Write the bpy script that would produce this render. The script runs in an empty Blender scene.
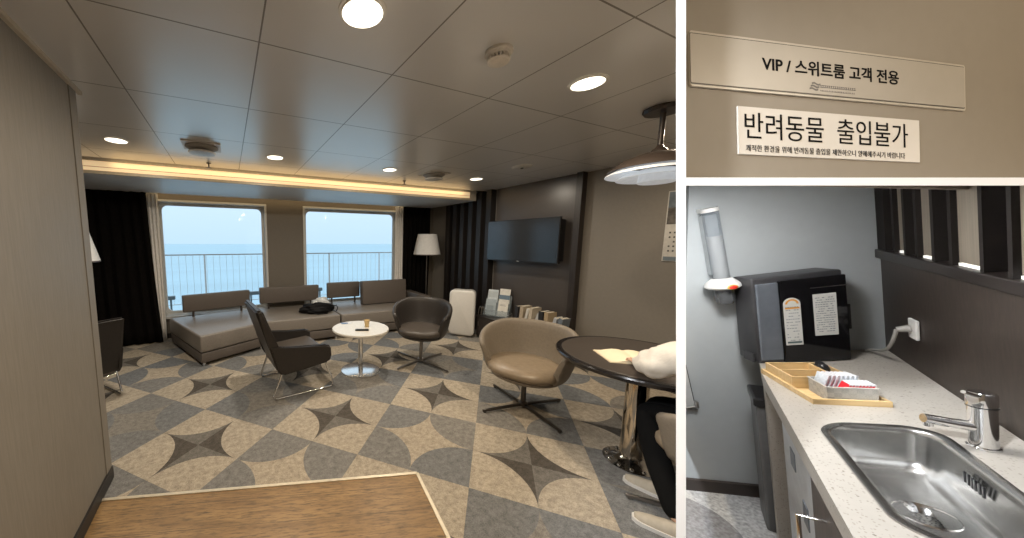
import bpy, bmesh, math, random
from mathutils import Vector, Matrix
PI = math.pi
R = math.radians
rnd = random.Random(7)
C = bpy.context.scene.collection
S = bpy.context.scene

# ------------------------------------------------------------------ camera
EYE = Vector((0, 0, 1.6625))
CAMX = Vector((0.91795, -0.3967, 0.00159)); CAMDN = Vector((-0.04344, -0.1045, -0.99358)); CAMF = Vector((0.39432, 0.91198, -0.11316))
cd = bpy.data.cameras.new('camera'); cam = bpy.data.objects.new('camera', cd); C.objects.link(cam)
cu = -CAMDN; cb = -CAMF
cam.matrix_world = Matrix(((CAMX.x, cu.x, cb.x, EYE.x), (CAMX.y, cu.y, cb.y, EYE.y), (CAMX.z, cu.z, cb.z, EYE.z), (0, 0, 0, 1)))
cd.sensor_width = 36; cd.lens = 309.0765 * 36 / 1024
cd.shift_x = (512 - 361.786) / 1024; cd.shift_y = (277.936 - 269) / 1024
cd.clip_start = 0.02; cd.clip_end = 5000
S.camera = cam

# ------------------------------------------------------------------ view, world, lights
S.view_settings.view_transform = 'Standard'; S.view_settings.look = 'None'
S.view_settings.exposure = 0.12; S.view_settings.gamma = 1.0; S.view_settings.use_curve_mapping = False
try:
    S.cycles.use_denoising = True
    S.cycles.max_bounces = 8; S.cycles.diffuse_bounces = 4; S.cycles.glossy_bounces = 4
    S.cycles.transmission_bounces = 6; S.cycles.transparent_max_bounces = 12
    S.cycles.caustics_reflective = False; S.cycles.caustics_refractive = False
    S.cycles.sample_clamp_indirect = 4.0
except Exception:
    pass
w = bpy.data.worlds.new('overcast_sky'); S.world = w; w.use_nodes = True
nt = w.node_tree; bgn = nt.nodes['Background']
tc = nt.nodes.new('ShaderNodeTexCoord'); sep = nt.nodes.new('ShaderNodeSeparateXYZ'); cr = nt.nodes.new('ShaderNodeValToRGB')
nt.links.new(tc.outputs['Generated'], sep.inputs[0]); nt.links.new(sep.outputs['Z'], cr.inputs[0]); nt.links.new(cr.outputs[0], bgn.inputs[0])
cr.color_ramp.elements[0].position = 0.0; cr.color_ramp.elements[0].color = (0.52, 0.68, 0.84, 1)
cr.color_ramp.elements[1].position = 0.25; cr.color_ramp.elements[1].color = (0.68, 0.81, 0.93, 1)
bgn.inputs[1].default_value = 1.25

def area(name, loc, power, size, color=(1, 1, 1), target=None, shape='DISK', sizey=None, spread=None, parent=None, portal=False):
    l = bpy.data.lights.new(name, 'AREA'); l.energy = power; l.shape = shape; l.size = size; l.color = color
    if sizey: l.size_y = sizey
    if spread: l.spread = spread
    if portal: l.cycles.is_portal = True
    o = bpy.data.objects.new(name, l); C.objects.link(o); o.location = loc
    if target is not None:
        o.rotation_euler = (Vector(target) - Vector(loc)).to_track_quat('-Z', 'Y').to_euler()
    if parent: o.parent = parent
    return o
WARM = (1.0, 0.89, 0.74)
for wx, ww in ((-0.2, 1.75), (2.45, 2.0)):
    area('window_portal', (wx, 6.28, 1.35), 1, ww, target=(wx, 0, 1.35), shape='RECTANGLE', sizey=1.9, portal=True)
DL_POWER = 19
CEIL = 2.6125
for x, y in ((0.53, 1.28), (1.98, 1.28), (-0.91, 3.67), (0.53, 3.67), (1.98, 3.67), (3.44, 3.67), (0.53, -1.12), (3.43, 1.28)):
    area('downlight_lamp', (x, y, CEIL - 0.03), DL_POWER * (0.8 if x > 3.4 else 1.08 if y < 2 else 1), 0.13, WARM if y > 2 else (1.0, 0.83, 0.62), target=(x, y, 0))
area('cove_lamp', (1.4, 4.515, 2.56), 1.6, 5.2, (1, 0.72, 0.38), target=(1.4, 4.9, 2.5), shape='RECTANGLE', sizey=0.03)
area('curtain_lamp', (1.2, 6.04, 2.52), 4, 4.8, (1, 0.72, 0.38), target=(1.2, 6.1, 1.0), shape='RECTANGLE', sizey=0.03)

# pantry ceiling lamp, added fill light on the signs, added spot on the white post
def camw(x, y, z): return EYE + CAMX * x + CAMDN * y + CAMF * z
area('pantry_lamp', camw(0.95, -0.3035 * 0.8, 0.8), 5.2, 0.22, (1.0, 0.98, 0.96), target=camw(0.95, -0.312 * 0.8 + 1.0, 0.8 + 0.312), shape='RECTANGLE', sizey=0.10)
area('added_sign_fill', camw(1.9, -0.75, -0.1), 6, 0.2, (1.0, 0.84, 0.64), target=camw(0.9, -0.3, 0.6))  # added off-view light, brightens the right of the sign wall and the lintel
sl = bpy.data.lights.new('added_post_spot', 'SPOT'); sl.energy = 215; sl.spot_size = R(50); sl.spot_blend = 0.6; sl.shadow_soft_size = 0.05; sl.color = (0.93, 0.96, 1.0)
so = bpy.data.objects.new('added_post_spot', sl); C.objects.link(so); so.location = camw(-0.62, -0.80, 0.02); so.rotation_euler = (camw(0.516, 0.0, 0.5) - Vector(so.location)).to_track_quat('-Z', 'Y').to_euler()  # added unseen spot, only there to whiten the post and lintel

# ------------------------------------------------------------------ materials
MATS = {}
class G:
    """tiny expression builder over Math nodes"""
    def __init__(s, nt): s.nt = nt
    def m(s, op, a, b=0.0):
        n = s.nt.nodes.new('ShaderNodeMath'); n.operation = op
        for k, v in ((0, a), (1, b)):
            if isinstance(v, (int, float)): n.inputs[k].default_value = v
            else: s.nt.links.new(v, n.inputs[k])
        return n.outputs[0]
    def mix(s, f, a, b):
        n = s.nt.nodes.new('ShaderNodeMix'); n.data_type = 'RGBA'
        for k, v in ((0, f), (6, a), (7, b)):
            if isinstance(v, (int, float)): n.inputs[k].default_value = v
            elif isinstance(v, tuple): n.inputs[k].default_value = (*v[:3], 1)
            else: s.nt.links.new(v, n.inputs[k])
        return n.outputs[2]
    def noise(s, scale, detail=3, vec=None, rough=0.55):
        n = s.nt.nodes.new('ShaderNodeTexNoise'); n.inputs['Scale'].default_value = scale; n.inputs['Detail'].default_value = detail
        n.inputs['Roughness'].default_value = rough
        if vec: s.nt.links.new(vec, n.inputs['Vector'])
        return n.outputs['Fac']
    def ramp(s, f, lo, hi):
        n = s.nt.nodes.new('ShaderNodeMapRange'); n.inputs[1].default_value = lo; n.inputs[2].default_value = hi
        s.nt.links.new(f, n.inputs[0]); return n.outputs[0]
def newmat(name):
    m = bpy.data.materials.new(name); m.use_nodes = True
    b = m.node_tree.nodes['Principled BSDF']; return m, m.node_tree, b, G(m.node_tree)
def objvec(nt, scale=(1, 1, 1), kind='Object'):
    t = nt.nodes.new('ShaderNodeTexCoord'); mp = nt.nodes.new('ShaderNodeMapping'); mp.inputs['Scale'].default_value = scale
    nt.links.new(t.outputs[kind], mp.inputs[0]); return mp.outputs[0]
def mat(name, col, rough=0.5, metal=0.0, var=0.08, nscale=30, stretch=(1, 1, 1), bump=0.0, spec=0.5, coat=0.0, emit=None, estr=0, alpha=None, trans=0):
    if name in MATS: return MATS[name]
    m, nt, b, g = newmat(name)
    v = objvec(nt, stretch); f = g.noise(nscale, 3, v)
    dk = tuple(c * (1 - var) for c in col); lt = tuple(min(1, c * (1 + var)) for c in col)
    c = g.mix(g.ramp(f, 0.3, 0.7), dk, lt); nt.links.new(c, b.inputs['Base Color'])
    b.inputs['Roughness'].default_value = rough; b.inputs['Metallic'].default_value = metal
    b.inputs['Specular IOR Level'].default_value = spec; b.inputs['Coat Weight'].default_value = coat
    if emit: b.inputs['Emission Color'].default_value = (*emit, 1); b.inputs['Emission Strength'].default_value = estr
    if alpha is not None: b.inputs['Alpha'].default_value = alpha
    if trans: b.inputs['Transmission Weight'].default_value = trans
    if bump:
        bn = nt.nodes.new('ShaderNodeBump'); bn.inputs['Strength'].default_value = bump; bn.inputs['Distance'].default_value = 0.01
        nt.links.new(f, bn.inputs['Height']); nt.links.new(bn.outputs[0], b.inputs['Normal'])
    MATS[name] = m; return m
def srgb(r, g, b):
    return tuple(((c / 255) / 12.92 if c <= 10 else (((c / 255) + 0.055) / 1.055) ** 2.4) for c in (r, g, b))

def carpet_mat():
    m, nt, b, g = newmat('carpet_circles')
    geo = nt.nodes.new('ShaderNodeNewGeometry'); sp = nt.nodes.new('ShaderNodeSeparateXYZ'); nt.links.new(geo.outputs['Position'], sp.inputs[0])
    ox, oy = -0.2936, 2.7208; ax, ay = 0.2866, -0.3040; s2 = ax * ax + ay * ay
    dx = g.m('SUBTRACT', sp.outputs[0], ox); dy = g.m('SUBTRACT', sp.outputs[1], oy)
    i = g.m('ADD', g.m('MULTIPLY', dx, ax / s2), g.m('MULTIPLY', dy, ay / s2))
    j = g.m('ADD', g.m('MULTIPLY', dx, -ay / s2), g.m('MULTIPLY', dy, ax / s2))
    fi = g.m('FLOOR', i); fj = g.m('FLOOR', j)
    pi_ = g.m('FLOORED_MODULO', fi, 2.0); pj = g.m('FLOORED_MODULO', fj, 2.0)
    ci = g.m('ADD', fi, g.m('SUBTRACT', 1.0, pi_)); cj = g.m('ADD', fj, g.m('SUBTRACT', 1.0, pj))
    du = g.m('SUBTRACT', i, ci); dv = g.m('SUBTRACT', j, cj)
    d = g.m('SQRT', g.m('ADD', g.m('MULTIPLY', du, du), g.m('MULTIPLY', dv, dv)))
    inside = g.m('LESS_THAN', d, 1.0)
    lr = g.m('COMPARE', pi_, pj); nt.nodes[-1].inputs[2].default_value = 0.1
    D = g.m('FLOORED_MODULO', g.m('MULTIPLY', g.m('ADD', g.m('SUBTRACT', ci, 1.0), g.m('SUBTRACT', cj, 1.0)), 0.5), 2.0)
    light = g.m('ABSOLUTE', g.m('SUBTRACT', lr, D))
    si = g.m('ADD', fi, pi_); sj = g.m('ADD', fj, pj)
    SP = g.m('FLOORED_MODULO', g.m('MULTIPLY', g.m('ADD', si, sj), 0.5), 2.0)
    wn = nt.nodes.new('ShaderNodeTexWhiteNoise'); wn.noise_dimensions = '2D'
    cv = nt.nodes.new('ShaderNodeCombineXYZ'); nt.links.new(ci, cv.inputs[0]); nt.links.new(cj, cv.inputs[1]); nt.links.new(cv.outputs[0], wn.inputs['Vector'])
    wn2 = nt.nodes.new('ShaderNodeTexWhiteNoise'); wn2.noise_dimensions = '2D'
    cv2 = nt.nodes.new('ShaderNodeCombineXYZ'); nt.links.new(fi, cv2.inputs[0]); nt.links.new(fj, cv2.inputs[1]); nt.links.new(cv2.outputs[0], wn2.inputs['Vector'])
    beige = (0.50, 0.43, 0.335); blue = (0.19, 0.20, 0.21); brown = (0.13, 0.115, 0.10); mid = (0.27, 0.25, 0.22)
    beige2 = g.mix(wn2.outputs[0], beige, (0.42, 0.365, 0.29))
    darkc = g.mix(wn.outputs[0], blue, mid)
    circ = g.mix(light, darkc, beige2)
    starA = g.mix(lr, (0.19, 0.175, 0.155), (0.105, 0.092, 0.078))
    q8 = g.m('LESS_THAN', g.m('FLOORED_MODULO', g.m('SUBTRACT', si, sj), 8.0), 4.0)
    starB = g.mix(q8, (0.27, 0.25, 0.22), (0.45, 0.385, 0.30))
    star = g.mix(SP, starA, starB)
    base = g.mix(inside, star, circ)
    vec = geo.outputs['Position']
    n1 = g.ramp(g.noise(24, 6, vec, 0.75), 0.35, 0.62); n2 = g.ramp(g.noise(130, 3, vec, 0.7), 0.3, 0.7)
    k = g.m('ADD', 0.42, g.m('ADD', g.m('MULTIPLY', n1, 0.46), g.m('MULTIPLY', n2, 0.50)))
    vm = nt.nodes.new('ShaderNodeVectorMath'); vm.operation = 'SCALE'; nt.links.new(base, vm.inputs[0]); nt.links.new(k, vm.inputs['Scale'])
    nt.links.new(vm.outputs[0], b.inputs['Base Color']); b.inputs['Roughness'].default_value = 0.95; b.inputs['Specular IOR Level'].default_value = 0.15
    bn = nt.nodes.new('ShaderNodeBump'); bn.inputs['Strength'].default_value = 0.35; bn.inputs['Distance'].default_value = 0.004
    nt.links.new(n2, bn.inputs['Height']); nt.links.new(bn.outputs[0], b.inputs['Normal'])
    return m
def ceiling_mat():
    m, nt, b, g = newmat('ceiling_panels')
    geo = nt.nodes.new('ShaderNodeNewGeometry'); sp = nt.nodes.new('ShaderNodeSeparateXYZ'); nt.links.new(geo.outputs['Position'], sp.inputs[0])
    def line(c, o, p, wd):
        q = g.m('FLOORED_MODULO', g.m('ADD', g.m('SUBTRACT', c, o), p / 2), p)
        return g.m('LESS_THAN', g.m('ABSOLUTE', g.m('SUBTRACT', q, p / 2)), wd)
    l = g.m('MAXIMUM', line(sp.outputs[0], -0.542, 0.7226, 0.0038), line(sp.outputs[1], 1.657, 0.8072, 0.0038))
    f = g.noise(3, 2, geo.outputs['Position'])
    c = g.mix(l, g.mix(f, (0.76, 0.74, 0.71), (0.80, 0.78, 0.75)), (0.26, 0.24, 0.21))
    nt.links.new(c, b.inputs['Base Color']); b.inputs['Roughness'].default_value = 0.30; b.inputs['Specular IOR Level'].default_value = 0.5
    b.inputs['Metallic'].default_value = 0.35
    bn = nt.nodes.new('ShaderNodeBump'); bn.inputs['Strength'].default_value = 0.6; bn.inputs['Distance'].default_value = -0.004
    nt.links.new(l, bn.inputs['Height']); nt.links.new(bn.outputs[0], b.inputs['Normal'])
    return m
def wood_mat(name, c1, c2, c3, ang, plank=0.16, rough=0.45, grain=18):
    m, nt, b, g = newmat(name)
    t = nt.nodes.new('ShaderNodeNewGeometry'); mp = nt.nodes.new('ShaderNodeMapping'); mp.inputs['Rotation'].default_value = (0, 0, ang)
    nt.links.new(t.outputs['Position'], mp.inputs[0]); sp = nt.nodes.new('ShaderNodeSeparateXYZ'); nt.links.new(mp.outputs[0], sp.inputs[0])
    row = g.m('FLOOR', g.m('DIVIDE', sp.outputs[1], plank))
    wn = nt.nodes.new('ShaderNodeTexWhiteNoise'); wn.noise_dimensions = '1D'; nt.links.new(row, wn.inputs['W'])
    mp2 = nt.nodes.new('ShaderNodeMapping'); mp2.inputs['Scale'].default_value = (1.2, grain, 1); nt.links.new(mp.outputs[0], mp2.inputs[0])
    n1 = g.noise(2.0, 6, mp2.outputs[0], 0.6); n2 = g.noise(9.0, 4, mp2.outputs[0], 0.7)
    c = g.mix(g.ramp(n1, 0.38, 0.6), c2, c1); c = g.mix(g.ramp(n2, 0.47, 0.68), c, c3)
    c = g.mix(g.m('MULTIPLY', wn.outputs[0], 0.45), c, c2)
    q = g.m('FLOORED_MODULO', sp.outputs[1], plank); gap = g.m('LESS_THAN', q, 0.0025)
    c = g.mix(gap, c, c3)
    nt.links.new(c, b.inputs['Base Color']); b.inputs['Roughness'].default_value = rough
    return m
def grain_mat(name, c1, c2, rough=0.5, stretch=(40, 40, 1.5), scale=2.0):
    if name in MATS: return MATS[name]
    m, nt, b, g = newmat(name)
    v = objvec(nt, stretch); n = g.noise(scale, 5, v, 0.65)
    nt.links.new(g.mix(g.ramp(n, 0.35, 0.65), c1, c2), b.inputs['Base Color']); b.inputs['Roughness'].default_value = rough
    MATS[name] = m; return m
def speck_mat(name, base, darks, rough=0.35):
    m, nt, b, g = newmat(name)
    v = objvec(nt)
    vo = nt.nodes.new('ShaderNodeTexVoronoi'); vo.inputs['Scale'].default_value = 260; nt.links.new(v, vo.inputs['Vector'])
    vo2 = nt.nodes.new('ShaderNodeTexVoronoi'); vo2.inputs['Scale'].default_value = 120; nt.links.new(v, vo2.inputs['Vector'])
    wn = nt.nodes.new('ShaderNodeSeparateColor'); nt.links.new(vo.outputs['Color'], wn.inputs[0])
    wn2 = nt.nodes.new('ShaderNodeSeparateColor'); nt.links.new(vo2.outputs['Color'], wn2.inputs[0])
    c = g.mix(g.ramp(g.noise(25, 3, v), .3, .7), tuple(x * .93 for x in base), base)
    sel = g.m('MULTIPLY', g.m('GREATER_THAN', wn.outputs[0], 0.72), g.m('LESS_THAN', vo.outputs['Distance'], 0.38))
    c = g.mix(g.m('MULTIPLY', sel, 0.55), c, darks)
    sel2 = g.m('MULTIPLY', g.m('GREATER_THAN', wn2.outputs[1], 0.86), g.m('LESS_THAN', vo2.outputs['Distance'], 0.22))
    c = g.mix(g.m('MULTIPLY', sel2, 0.8), c, tuple(x * .6 for x in darks))
    nt.links.new(c, b.inputs['Base Color']); b.inputs['Roughness'].default_value = rough
    return m

M_carpet = carpet_mat(); M_ceil = ceiling_mat()
M_wood = wood_mat('oak_planks', (0.40, 0.245, 0.100), (0.25, 0.145, 0.056), (0.075, 0.05, 0.026), R(17.4), 0.19, 0.42, 9)
M_wallp = grain_mat('linen_wall_panel', (0.215, 0.195, 0.165), (0.255, 0.23, 0.195), 0.55, (60, 60, 3), 2)
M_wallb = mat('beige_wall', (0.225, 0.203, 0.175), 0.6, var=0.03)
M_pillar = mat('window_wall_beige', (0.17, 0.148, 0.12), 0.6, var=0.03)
M_soffit = mat('soffit_grey', (0.74, 0.76, 0.78), 0.42, 0.15, var=0.02)
M_dark = grain_mat('dark_walnut', (0.022, 0.018, 0.017), (0.045, 0.037, 0.033), 0.35)
M_slat = grain_mat('slat_walnut', (0.010, 0.008, 0.0075), (0.020, 0.016, 0.014), 0.45)
M_panel = mat('tv_wall_charcoal', (0.075, 0.065, 0.06), 0.32, var=0.06, nscale=60)
M_trim = mat('metal_trim', (0.75, 0.66, 0.5), 0.35, 0.6)
M_chrome = mat('chrome', (0.82, 0.82, 0.82), 0.12, 1.0, var=0.02)
M_steel = mat('brushed_steel', (0.62, 0.61, 0.59), 0.28, 1.0, var=0.12, nscale=8, stretch=(1, 12, 1))
M_white = mat('white_plastic', (0.80, 0.80, 0.78), 0.4, var=0.02)
M_frame = mat('window_frame_white', (0.62, 0.62, 0.60), 0.4, var=0.03)
M_black = mat('black_plastic', (0.012, 0.012, 0.013), 0.28)
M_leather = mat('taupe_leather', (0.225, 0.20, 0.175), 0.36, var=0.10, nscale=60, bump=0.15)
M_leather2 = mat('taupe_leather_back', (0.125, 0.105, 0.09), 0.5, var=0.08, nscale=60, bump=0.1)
M_darkleather = mat('dark_brown_leather', (0.035, 0.03, 0.027), 0.4, var=0.15, nscale=60, bump=0.1)
M_seatdark = mat('dark_seat_leather', (0.075, 0.062, 0.052), 0.38, var=0.12, nscale=60)
M_tan = mat('tan_beige_leather', (0.225, 0.19, 0.148), 0.5, var=0.08, nscale=50, bump=0.1)
M_tanseat = mat('tan_seat_leather', (0.27, 0.21, 0.145), 0.36, var=0.12, nscale=25)
M_curtain = mat('blackout_curtain', (0.005, 0.004, 0.0035), 0.95, var=0.3, spec=0.1)
M_sheer = mat('sheer_curtain', (0.85, 0.82, 0.78), 0.8, var=0.06)
M_shade = mat('lamp_shade_fabric', (0.95, 0.94, 0.92), 0.85, var=0.04)
M_postwhite = mat('gloss_white_paint', (0.93, 0.93, 0.93), 0.35, var=0.01)

# ------------------------------------------------------------------ helpers
def link(name, bm, m, parent=None, smooth=False, sharp=None):
    me = bpy.data.meshes.new(name); bmesh.ops.recalc_face_normals(bm, faces=bm.faces[:]); bm.to_mesh(me); bm.free()
    if isinstance(m, (list, tuple)):
        for x in m: me.materials.append(x)
    else: me.materials.append(m)
    o = bpy.data.objects.new(name, me); C.objects.link(o)
    if smooth:
        for p in me.polygons: p.use_smooth = True
        try: me.set_sharp_from_angle(angle=R(sharp or 40))
        except Exception: pass
    if parent: o.parent = parent
    return o
def BM(): return bmesh.new()
def box(bm, x0, x1, y0, y1, z0, z1, bev=0, seg=2, mtx=None, mi=0):
    r = bmesh.ops.create_cube(bm, size=1)
    vs = r['verts']
    for v in vs:
        v.co = Vector(((x0 + x1) / 2 + v.co.x * (x1 - x0), (y0 + y1) / 2 + v.co.y * (y1 - y0), (z0 + z1) / 2 + v.co.z * (z1 - z0)))
    fs = set(f for v in vs for f in v.link_faces)
    if bev:
        es = set(e for v in vs for e in v.link_edges)
        rr = bmesh.ops.bevel(bm, geom=list(es), offset=bev, segments=seg, affect='EDGES', profile=0.5)
        vs = list(set(v for f in rr['faces'] for v in f.verts) | set(v for v in vs if v.is_valid))
        fs = set(f for v in vs for f in v.link_faces)
    for f in fs: f.material_index = mi
    if mtx is not None: bmesh.ops.transform(bm, matrix=mtx, verts=list(vs))
    return list(vs)
def tube(bm, pts, r, n=10, closed=False, r1=None, cap=True, mi=0):
    pts = [Vector(p) for p in pts]; rings = []; N = len(pts); up = None
    for k, p in enumerate(pts):
        if closed: t = pts[(k + 1) % N] - pts[k - 1]
        else: t = pts[min(k + 1, N - 1)] - pts[max(k - 1, 0)]
        t.normalize()
        if up is None: up = Vector((0, 0, 1)) if abs(t.z) < 0.9 else Vector((1, 0, 0))
        a = t.cross(up)
        if a.length < 1e-4: a = t.cross(Vector((0, 1, 0)))
        a.normalize(); b = a.cross(t).normalized(); up = b
        rr = r if r1 is None else r + (r1 - r) * k / max(1, N - 1)
        rings.append([bm.verts.new(p + (a * math.cos(2 * PI * q / n) + b * math.sin(2 * PI * q / n)) * rr) for q in range(n)])
    rg = range(N if closed else N - 1)
    for k in rg:
        A, B = rings[k], rings[(k + 1) % N]
        for q in range(n):
            f = bm.faces.new((A[q], A[(q + 1) % n], B[(q + 1) % n], B[q])); f.material_index = mi
    if cap and not closed:
        bm.faces.new(rings[0][::-1]).material_index = mi; bm.faces.new(rings[-1]).material_index = mi
def lathe(bm, prof, n=32, c=(0, 0), sx=1, sy=1, mi=0, a0=0, a1=2 * PI):
    full = abs(a1 - a0 - 2 * PI) < 1e-6; rings = []
    m = n if full else n + 1
    for r, z in prof:
        if r < 1e-6: rings.append([bm.verts.new((c[0], c[1], z))])
        else: rings.append([bm.verts.new((c[0] + r * sx * math.cos(a0 + (a1 - a0) * q / n), c[1] + r * sy * math.sin(a0 + (a1 - a0) * q / n), z)) for q in range(m)])
    for A, B in zip(rings, rings[1:]):
        for q in range(n):
            q2 = (q + 1) % m
            if len(A) == 1 and len(B) == 1: continue
            if len(A) == 1: f = bm.faces.new((A[0], B[q2], B[q]))
            elif len(B) == 1: f = bm.faces.new((A[q], A[q2], B[0]))
            else: f = bm.faces.new((A[q], A[q2], B[q2], B[q]))
            f.material_index = mi
def prism(bm, poly, z0, z1, bev=0, mi=0):
    a = [bm.verts.new((x, y, z0)) for x, y in poly]; b = [bm.verts.new((x, y, z1)) for x, y in poly]; n = len(poly)
    fs = [bm.faces.new(a[::-1]), bm.faces.new(b)]
    for k in range(n): fs.append(bm.faces.new((a[k], a[(k + 1) % n], b[(k + 1) % n], b[k])))
    for f in fs: f.material_index = mi
    if bev:
        es = set(e for f in fs for e in f.edges)
        bmesh.ops.bevel(bm, geom=list(es), offset=bev, segments=3, affect='EDGES', profile=0.5)
def grid(bm, P, closed_u=False, closed_v=False, mi=0):
    V = [[bm.verts.new(p) for p in row] for row in P]; nu, nv = len(V), len(V[0])
    for a in range(nu if closed_u else nu - 1):
        for b in range(nv if closed_v else nv - 1):
            f = bm.faces.new((V[a][b], V[(a + 1) % nu][b], V[(a + 1) % nu][(b + 1) % nv], V[a][(b + 1) % nv])); f.material_index = mi
    return V
def thing(name, label, cat, loc=(0, 0, 0), rotz=0, group=None, mtx=None):
    o = bpy.data.objects.new(name, None); C.objects.link(o); o.empty_display_size = 0.1
    if mtx is not None: o.matrix_world = mtx
    else: o.location = loc; o.rotation_euler = (0, 0, rotz)
    o['label'] = label; o['category'] = cat
    if group: o['group'] = group
    return o
def tag(o, label, cat, group=None, kind=None):
    o['label'] = label; o['category'] = cat
    if group: o['group'] = group
    if kind: o['kind'] = kind
    return o
def struct(name, bm, m, parent=None, smooth=False):
    o = link(name, bm, m, parent, smooth)
    if not parent: o['kind'] = 'structure'
    return o
def copy_tree(o, parent=None):
    c = o.copy(); C.objects.link(c); c.parent = parent
    for ch in o.children: copy_tree(ch, c)
    return c

# ------------------------------------------------------------------ lounge shell
bm = BM(); prism(bm, [(-3.4, -2.3), (4.6, -2.3), (4.6, 6.25), (-3.4, 6.25)], -0.1, 0.0)
struct('floor', bm, M_carpet)
bm = BM(); prism(bm, [(-3.4, -2.3), (4.6, -2.3), (4.6, 4.49), (-3.4, 4.49)], CEIL, CEIL + 0.08)
struct('ceiling', bm, M_ceil)
bm = BM(); box(bm, -3.4, 4.30, 4.58, 5.95, 2.445, 2.70); box(bm, -3.4, 4.6, 4.49, 6.25, 2.70, 2.78)
struct('trim_window_soffit', bm, M_soffit)
bm = BM(); box(bm, -3.4, 4.30, 4.572, 4.58, 2.445, 2.70)
struct('trim_cove_fascia', bm, mat('cove_fascia_cream', (0.62, 0.55, 0.44), 0.5))
t = thing('cove_light', 'long warm strip light glowing in the ceiling recess before the windows', 'light', (0, 4.565, 2.47))
bm = BM(); box(bm, -3.3, 4.14, 0, 0.006, 0.012, 0.05); link('diffuser', bm, mat('cove_diffuser', (0.8, 0.7, 0.5), 0.5, emit=(1.0, 0.68, 0.36), estr=0.5, var=0.02), t)
bm = BM(); box(bm, -3.3, 4.14, 0, 0.006, 0.056, 0.118); link('diffuser', bm, MATS['cove_diffuser'], t)
bm = BM(); box(bm, -3.3, 4.14, -0.004, 0.006, -0.024, 0.010); box(bm, -3.3, 4.14, -0.004, 0.006, 0.050, 0.056); link('rail', bm, mat('cove_rail', (0.5, 0.42, 0.30), 0.4), t)

# left wall panel with end cap, baseboard
bm = BM(); box(bm, -0.93, -0.828, -2.2, 2.475, 0.0, CEIL); struct('wall_left', bm, M_wallp)
bm = BM(); box(bm, -0.935, -0.823, 2.477, 2.57, 0.0, CEIL); struct('trim_left_wall_end', bm, M_wallp)
bm = BM(); box(bm, -0.83, -0.815, -2.2, 2.57, 0.0, 0.085); struct('baseboard_left', bm, mat('dark_skirting', (0.03, 0.027, 0.025), 0.5))
bm = BM(); box(bm, -0.828, -0.806, -2.2, 2.62, CEIL - 0.022, CEIL); struct('trim_left_wall_top', bm, mat('pale_trim', (0.55, 0.49, 0.40), 0.5))
bm = BM(); box(bm, -3.4, -0.93, 2.51, 2.57, 0, CEIL); struct('wall_alcove', bm, M_wallb)
bm = BM(); box(bm, -3.45, -3.35, 2.6, 6.2, 0, 2.7); struct('wall_far_left', bm, M_wallb)
bm = BM(); box(bm, -0.9, 4.6, -2.3, -2.2, 0, CEIL); struct('wall_back', bm, M_wallb)
bm = BM(); box(bm, 4.5, 4.6, -2.3, 6.25, 0, 2.72); struct('wall_right', bm, M_wallb)
bm = BM(); box(bm, 4.455, 4.5, 2.81, 4.22, 0, CEIL); struct('trim_television_panel', bm, M_panel)
bm = BM(); box(bm, 4.47, 4.5, 4.22, 5.60, 0, CEIL); struct('trim_slat_backing', bm, mat('slat_backing', (0.20, 0.18, 0.16), 0.5))
bm = BM(); box(bm, 4.40, 4.5, 2.735, 2.815, 0, CEIL); struct('trim_dark_pilaster', bm, M_dark)
t = thing('slat_screen', 'row of upright dark timber slats on the wall left of the television', 'wall slats', (4.47, 4.9, 0))
for y in (5.43, 5.21, 4.985, 4.755, 4.53, 4.305):
    bm = BM(); box(bm, -0.13, 0.0, y - 4.9 - 0.055, y - 4.9 + 0.055, 0, 2.444 if y > 4.8 else CEIL - 0.003, 0.003); link('slat', bm, M_slat, t)
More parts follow.
